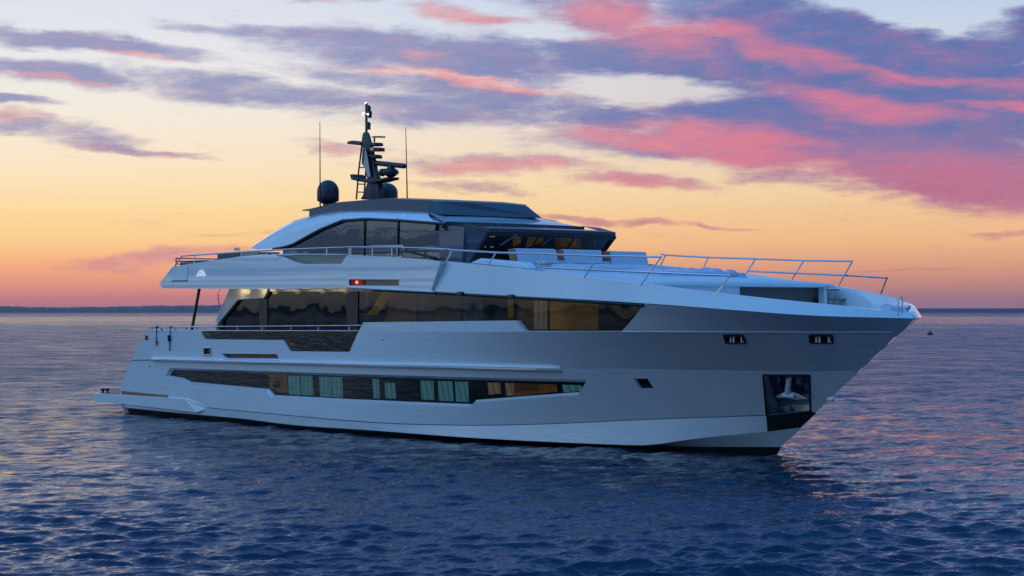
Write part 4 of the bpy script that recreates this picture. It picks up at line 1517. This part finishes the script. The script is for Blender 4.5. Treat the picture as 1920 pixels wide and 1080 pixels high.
# carved web on the aft side
P_('mast_web', MB().prism([on_y(u, v, -0.22) for u, v in [(679, 277), (685, 275), (690, 300), (694, 331), (690, 332), (685, 318), (678, 306)]], (0, 0.03, 0)), 'pocket', mast, smooth=False)
P_('light_pole', MB().tube([Y0(687, 252), Y0(687, 193)], 0.045, 8), 'mast', mast)
P_('anchor_light', MB().ball(Y0(686.5, 194), 0.042, 10), 'lampw', mast)
P_('steaming_light', MB().ball(Y0(681.8, 213.6), 0.048, 10), 'lampw', mast)
P_('lamp_bracket', MB().tube([Y0(683, 214.5), Y0(695, 214.5)], 0.03).tube([Y0(687, 236.5), Y0(692, 236.5)], 0.03), 'mast', mast)
for u, v in ((691.3, 204.5), (693.4, 214), (691, 236)):
    p = Y0(u, v)
    P_('lantern', MB().lathe(p, [(0.05, -0.13), (0.085, -0.11), (0.07, -0.03), (0.085, 0.03), (0.07, 0.1), (0.03, 0.14)], 12), 'mast', mast)
p = Y0(693.4, 214.3)
P_('lantern_bulb', MB().ball((p.x, p.y - 0.09, p.z), 0.028, 8), 'lampw', mast)
mpr([(656.5, 265.5), (662, 265), (664, 263.8), (667, 266), (670, 264.2), (674, 266), (681, 268), (681, 273), (657, 270.5)], 0.25, 'crossarm')
b = MB()
b.tube([Y0(702, 267), Y0(702, 257)], 0.03)
b.prism([on_y(694, 257.5, -.12), on_y(699, 255.3, -.12), on_y(712, 255, -.12), on_y(712.3, 257.8, -.12)], (0, .24, 0))
P_('small_antenna', b, 'mast', mast)
mpr([(697, 268), (712.5, 267.5), (713, 274), (697, 274.5)], 0.3, 'searchlight', bevel=0.04)
mpr([(697, 276.5), (716, 277), (716, 284), (697, 284)], 0.28, 'camera_box', bevel=0.03)
P_('lens_light', MB().ball(on_y(697, 280, -.22), 0.07, 8), 'sand', mast)
mpr([(692, 290), (709, 290), (712, 293), (711, 297.5), (692, 297)], 0.3, 'loud_hailer', bevel=0.05)
b = MB()
a_, c_ = Y0(707, 306), Y0(757.5, 311.2)
b.tube([a_, c_], 0.09, 14)
b.ball(c_, 0.09, 8).ball(a_, 0.09, 8)
radar = P_('radar_bar', b, 'mast', mast)
b = MB()
p = Y0(733, 312)
b.lathe((p.x, 0, p.z - 0.22), [(0.26, -0.05), (0.26, 0.08), (0.15, 0.14), (0.1, 0.25)], 18)
P_('radar_pedestal', b, 'mast', mast)
p = Y0(733, 323)
P_('camera_dome', MB().ball(p, 0.24, 12, 0.75).lathe((p.x - .02, 0, p.z), [(.26, -.06), (.29, 0), (.26, .06)], 20), 'dome', mast)
p = Y0(717, 323.5)
P_('horn', MB().ball(p, 0.14, 10).tube([p, p + Vector((0.3, -0.1, 0))], 0.07, 12, True, 0.12), 'mast', mast)
mpr([(666, 327.5), (672, 327), (674, 333.5), (690, 336.5), (708, 338), (738, 332), (738, 336.5), (722, 341), (704, 344.5), (680, 340), (669, 337.5)], 0.5, 'spreader', bevel=0.03)
b = MB()
for y in (-0.28, 0.1):
    b.tube([on_y(678.5, 273, y), on_y(672, 325, y), on_y(668.2, 374, y)], 0.03, 8)
b2 = [(678, 289), (676, 299.5), (674.5, 314), (673, 330), (671, 345), (669.7, 360)]
b.tube([on_y(686, 318, 0.3), on_y(684, 350, .3), on_y(682, 374, 0.3)], 0.03, 8)
for u, v in b2[2:]:
    b.tube([on_y(u, v, -.28), on_y(u + 13, v + 0.5, .3)], 0.022, 6)
P_('mast_ladder', b, 'mast', mast)
mpr([(694, 343), (702, 347), (702, 374), (681, 374), (688, 362)], 0.3, 'mast_fairing', bevel=0.05)

def radome(u, v0, v1, y, wpx, name):
    p0, p1 = on_y(u, v1, y), on_y(u, v0, y)
    H = p1.z - p0.z
    d = (p0 - CAM).dot(FWD)
    R = wpx / 2 * d / FPX
    b = MB()
    pr = [(R * .55, 0), (R * .7, H * .05), (R * .98, H * .12), (R, H * .3), (R, H * .5)]
    for k in range(1, 9):
        a_ = math.pi / 2 * k / 8
        pr.append((max(1e-3, R * math.cos(a_)), H * .5 + H * .5 * math.sin(a_)))
    b.lathe(p0, pr, 28)
    o = P_(name, b, 'dome', angle=60)
    b = MB().lathe((p0.x, p0.y, p0.z - 0.25), [(R * .5, 0), (R * .45, 0.28)], 20)
    P_('dome_foot', b, 'dome', o)
    return o
radome(615, 337.5, 382, -1.45, 41.5, 'satellite_dome')
radome(726, 343, 380, 1.45, 40, 'satellite_dome')
for u0, v0, u1, v1, y in ((599.8, 228.5, 600.3, 388, -2.0), (760.7, 238, 763.7, 376, 2.0)):
    P_('whip_antenna', MB().tube([on_y(u1, v1, y), on_y(u0, v0, y)], 0.028, 6, True, 0.012), 'black')

# ---- the anchor in its pocket
anc = tag(empty('anchor', on_surf(1477, 735, inner(0.3))), 'polished steel anchor stowed in the square pocket at the bow', 'anchor')
AC = lambda u, v, d=0.28: on_surf(u, v, inner(d))
def AP(name, mb_):
    o = mb_.build(name, 'galv', None, smooth=True)
    o.parent = anc
    o.matrix_parent_inverse = Matrix.Translation(-Vector(anc.location))
b = MB()
b.tube([AC(1480, 708, .16), AC(1476, 738, .06)], 0.075, 10)
AP('shank', b)
b = MB()
for px in ([(1477, 734), (1464, 738), (1454, 744), (1467, 746), (1477, 747)], [(1477, 734), (1490, 739), (1508, 748), (1490, 750), (1477, 747)]):
    pts = [AC(u, v, .05) for u, v in px]
    b.prism(pts, (0.05, 0.09, 0))
AP('fluke', b)
b = MB()
b.tube([AC(1467, 741, .03), AC(1488, 743, .03)], 0.07, 10)
AP('crown_pin', b)

# ---- lines hung over the stern rail
for k, (u, v1, lab, thick) in enumerate([(292.5, 643, 'short navy fender line looped over the stern rail, nearer the transom', 0.022), (318, 658, 'long navy fender line hanging from the stern rail, forward of the shorter one', 0.018)]):
    out = lambda x, z: hull_b(x, z) + 0.03
    pts = [on_y(u + 3, 612.5, yr - 0.02), on_y(u + 1.8, 613.5, yr - 0.07), on_surf(u + 1, 621.5, lambda x, z: hull_b(x, z) + 0.06), on_surf(u + .3, 634, out), on_surf(u, v1, out)]
    b = MB().tube(pts, thick, 8)
    b.ball(pts[1], thick * 2.2, 8)
    if k == 0: b.tube([pts[-1], pts[-1] + Vector((0.06, 0, -0.1)), pts[-1] + Vector((0.1, 0, 0.02)), pts[-2] + Vector((0.05, 0, -.1))], 0.02, 8)
    else: b.tube([pts[-2] + Vector((-.03, -.02, .1)), pts[-2] + Vector((0, -.02, -.12))], 0.055, 8)
    o = b.build('fender_line', 'rope', None, origin=pts[0])
    tag(o, lab, 'rope', 'fender lines at the stern')

# ---- marker float far off the bow
p = on_z(1744, 627.5, 0.0)
b = MB().lathe((p.x, p.y, p.z - 0.15), [(0.03, -.1), (0.3, 0.0), (0.46, 0.16), (0.44, 0.36), (0.25, 0.52), (0.1, 0.56), (0.09, 0.72), (0.02, 0.74)], 18)
buoy = b.build('marker_buoy', 'black', None, origin=p)
tag(buoy, 'small black mooring buoy floating alone beyond the bow', 'buoy')

# ================================================================== SEA AND FAR SHORE
def sea_mesh():
    fr = FPX * 1024 / 1920
    h = CAM.z
    inv = np.linspace(1 / 16.0, 1 / 900.0, 960)
    r = np.concatenate([[0.5, 4, 8, 12], 1 / inv, np.geomspace(960, 60000, 40)])
    a_in = np.radians(np.linspace(-21, 21, 1700))
    a_l = np.radians(np.arange(-110, -21, 0.45))
    a_r = np.radians(np.arange(21.4, 110, 0.45))
    a_b = np.radians(np.arange(112, 250, 4.0))
    a = np.concatenate([a_l, a_in, a_r, a_b])
    nr, na = len(r), len(a)
    R, A = np.meshgrid(r, a, indexing='ij')
    ca, sa = np.cos(A), np.sin(A)
    X = CAM.x + R * (FWD.x * ca + RIGHT.x * sa)
    Y = CAM.y + R * (FWD.y * ca + RIGHT.y * sa)
    dr = np.gradient(r)[:, None]
    da = np.gradient(a)[None, :] * r[:, None]
    Z = np.zeros_like(X)
    DX = np.zeros_like(X)
    DY = np.zeros_like(X)
    g = np.random.default_rng(5)
    n = 96
    lam = np.geomspace(0.18, 6.0, n)
    main = math.atan2(-FWD.y, -FWD.x) + 0.30              # wind blows roughly towards the viewer
    patch_ = 1.0 + 0.35 * np.sin(X * 0.11 + 1.3 * np.sin(Y * 0.07)) * np.sin(Y * 0.13 + 0.8 * np.sin(X * 0.05))
    patch_ = patch_ + 0.3 * np.sin(X * 0.31 + 2.1 * np.sin(Y * 0.17 + 1)) * np.sin(Y * 0.27 + 1.7 * np.sin(X * 0.13))
    for i in range(n):
        L = lam[i]
        th = main + g.normal(0, 0.46 if L < 2.5 else 0.30)
        slope = SLOPE * (1.0 if L < 0.7 else (0.7 / L) ** 1.0) * g.uniform(0.6, 1.3)
        k = 2 * math.pi / L
        amp = slope / k
        kx, ky = math.cos(th), math.sin(th)
        ph = g.uniform(0, 2 * math.pi)
        # cell size along the wave's own heading decides whether this wave can be carried
        rad = np.abs(kx * (FWD.x * ca + RIGHT.x * sa) + ky * (FWD.y * ca + RIGHT.y * sa))
        cell = np.maximum(dr * rad, da * np.sqrt(np.maximum(0, 1 - rad ** 2)))
        f = np.clip((L / cell - 2.2) / 2.0, 0, 1)
        arg = k * (X * kx + Y * ky) + ph
        w = amp * f * (patch_ if L < 2.5 else 1)
        s, c = np.sin(arg), np.cos(arg)
        Z += w * c
        DX -= 0.75 * w * s * kx
        DY -= 0.75 * w * s * ky
    P = np.stack([X + DX, Y + DY, Z], -1).reshape(-1, 3).astype(np.float32)
    i = np.arange(nr - 1)[:, None]
    j = np.arange(na)[None, :]
    j2 = (j + 1) % na
    F = np.stack([i * na + j, i * na + j2, (i + 1) * na + j2, (i + 1) * na + j], -1).reshape(-1, 4).astype(np.int32)
    me = bpy.data.meshes.new('sea')
    me.vertices.add(len(P))
    me.vertices.foreach_set('co', P.ravel())
    me.loops.add(F.size)
    me.loops.foreach_set('vertex_index', F.ravel())
    me.polygons.add(len(F))
    me.polygons.foreach_set('loop_start', np.arange(0, F.size, 4, dtype=np.int32))
    me.polygons.foreach_set('use_smooth', np.ones(len(F), bool))
    me.update(calc_edges=True)
    return me


SLOPE = 0.054
m, t, out = mat('sea_water')
p = t.new('ShaderNodeBsdfPrincipled')
geo = t.new('ShaderNodeNewGeometry').outputs['Position']
flat = t.vm('MULTIPLY', geo, (1, 1, 0))
dist = t.vm('LENGTH', t.vm('SUBTRACT', flat, (CAM.x, CAM.y, 0)))
p.inputs['Base Color'].default_value = (0.004, 0.022, 0.05, 1)
p.inputs['IOR'].default_value = 1.333
big = t.noise(t.vm('MULTIPLY', flat, (0.006, 0.006, 1)), 1.0, 4, 0.55)
ruff = t.sstep(t.m('ADD', dist, t.m('MULTIPLY', t.m('SUBTRACT', big, 0.5), 500)), 1250, 2100)   # the wind-ruffled water far out
# ripples too small to be told apart at a distance spread the reflection instead
streak = t.noise(t.vm('MULTIPLY', flat, (0.02, 0.02, 1)), 1.0, 5, 0.6)
calm = t.sstep(t.m('ADD', t.m('ABSOLUTE', t.m('SUBTRACT', dist, 720)), t.m('MULTIPLY', streak, 300)), 520, 240)      # a slick of smoother water
rg = t.m('ADD', 0.04, t.m('MULTIPLY', t.sstep(dist, 28, 120), 0.25))
rg = t.m('ADD', rg, t.m('MULTIPLY', t.m('SUBTRACT', streak, 0.5), 0.12))
rg = t.m('ADD', rg, t.m('MULTIPLY', t.m('MULTIPLY', t.m('SUBTRACT', t.noise(t.vm('MULTIPLY', flat, (0.22, 0.22, 1)), 1.0, 5, 0.65), 0.5), 0.55), t.sstep(dist, 40, 110)))
rg = t.m('SUBTRACT', rg, t.m('MULTIPLY', calm, 0.14))
rg = t.m('MAXIMUM', rg, 0.03)
rg = t.m('ADD', rg, t.m('MULTIPLY', ruff, 0.22))
t.l.new(rg, p.inputs['Roughness'])
rot = t.new('ShaderNodeMapping')
t.l.new(flat, rot.inputs[0])
rot.inputs['Rotation'].default_value = (0, 0, -(math.atan2(-FWD.y, -FWD.x) + 0.30))
rot.inputs['Scale'].default_value = (1.0, 0.45, 1)
n1 = t.noise(rot.outputs[0], 4.5, 4, 0.6, 0.4)
n2 = t.noise(rot.outputs[0], 1.9, 3, 0.6, 0.4)
n3 = t.noise(rot.outputs[0], 0.4, 4, 0.6, 0.4)
far = t.sstep(dist, 30, 65)
far3 = t.sstep(dist, 60, 160)
hgt = t.m('ADD', t.m('MULTIPLY', n1, 0.055), t.m('MULTIPLY', t.m('MULTIPLY', n2, 0.20), far))
hgt = t.m('ADD', hgt, t.m('MULTIPLY', t.m('MULTIPLY', n3, 0.9), far3))
b = t.new('ShaderNodeBump')
b.inputs['Strength'].default_value = 1.0
b.inputs['Distance'].default_value = 1.0
t.l.new(hgt, b.inputs['Height'])
# chop too fine for the mesh further out: a field of facet slopes
def facets(vec, scale, detail, amp, w):
    nd = t.new('ShaderNodeTexNoise', noise_dimensions='3D')
    t.l.new(vec, nd.inputs['Vector'])
    nd.inputs['Scale'].default_value = scale
    nd.inputs['Detail'].default_value = detail
    nd.inputs['Roughness'].default_value = 0.62
    v = t.vm('MULTIPLY', t.vm('SUBTRACT', nd.outputs[1], (0.5, 0.5, 0.5)), (1, 1, 0))
    nd = t.new('ShaderNodeVectorMath', operation='SCALE')
    t.l.new(v, nd.inputs[0])
    t.put(nd.inputs['Scale'], t.m('MULTIPLY', w, amp))
    return nd.outputs[0]
fac = facets(rot.outputs[0], 1.6, 4, 1.15, t.sstep(dist, 30, 55))
fac = t.vm('ADD', fac, facets(rot.outputs[0], 0.5, 4, 0.9, t.sstep(dist, 45, 110)))
fac = t.vm('ADD', fac, facets(rot.outputs[0], 0.12, 5, 0.75, t.sstep(dist, 110, 300)))
nrm = t.vm('NORMALIZE', t.vm('ADD', b.outputs[0], fac))
t.l.new(nrm, p.inputs['Normal'])
t.l.new(p.outputs[0], out.inputs[0])
me = sea_mesh()
me.materials.append(m)
sea = bpy.data.objects.new('sea', me)
COL.objects.link(sea)
tag(sea, kind='structure')

# low wooded headland on the far shore
hm, t, out = mat('far_headland')
p = t.new('ShaderNodeBsdfPrincipled')
co = t.new('ShaderNodeTexCoord').outputs['Object']
t.l.new(t.ramp(t.noise(co, 0.02, 6), [(0.3, (0.17, 0.14, 0.13)), (0.7, (0.26, 0.20, 0.18))]), p.inputs['Base Color'])
p.inputs['Roughness'].default_value = 0.9
t.l.new(p.outputs[0], out.inputs[0])
DH = 7000.0
prof = [(-420, 575), (0, 574.4), (60, 575.5), (120, 576.3), (200, 575), (300, 573.4), (380, 572.6), (450, 572.4), (520, 573.2), (600, 574.6), (680, 576.2), (760, 577.4), (830, 578)]
pr = pchip(*zip(*prof))
g = random.Random(9)
rings = []
for u in np.linspace(-420, 830, 420):
    top_ = (578 - pr(u)) / FPX * DH + CAM.z
    top_ = top_ + 0.9 * math.sin(u * 0.071) * math.sin(u * 0.023 + 1) + 0.5 * math.sin(u * 0.19)
    top_ = max(0.5, top_ + g.uniform(-0.8, 0.8) + (g.uniform(0, 3.2) if g.random() < 0.04 else 0))
    c = (u - 960) / FPX
    q = lambda d, z: tuple(Vector((CAM.x, CAM.y, 0)) + FWD * d + RIGHT * (c * d) + Vector((0, 0, z)))
    rings.append([q(DH - 60, -1), q(DH - 30, top_ * .45), q(DH, top_), q(DH + 250, top_ * 1.02), q(DH + 600, -1)])
hb = MB().loft(rings, False, False)
hills = hb.build('hills', hm, None, angle=60)
tag(hills, kind='structure')
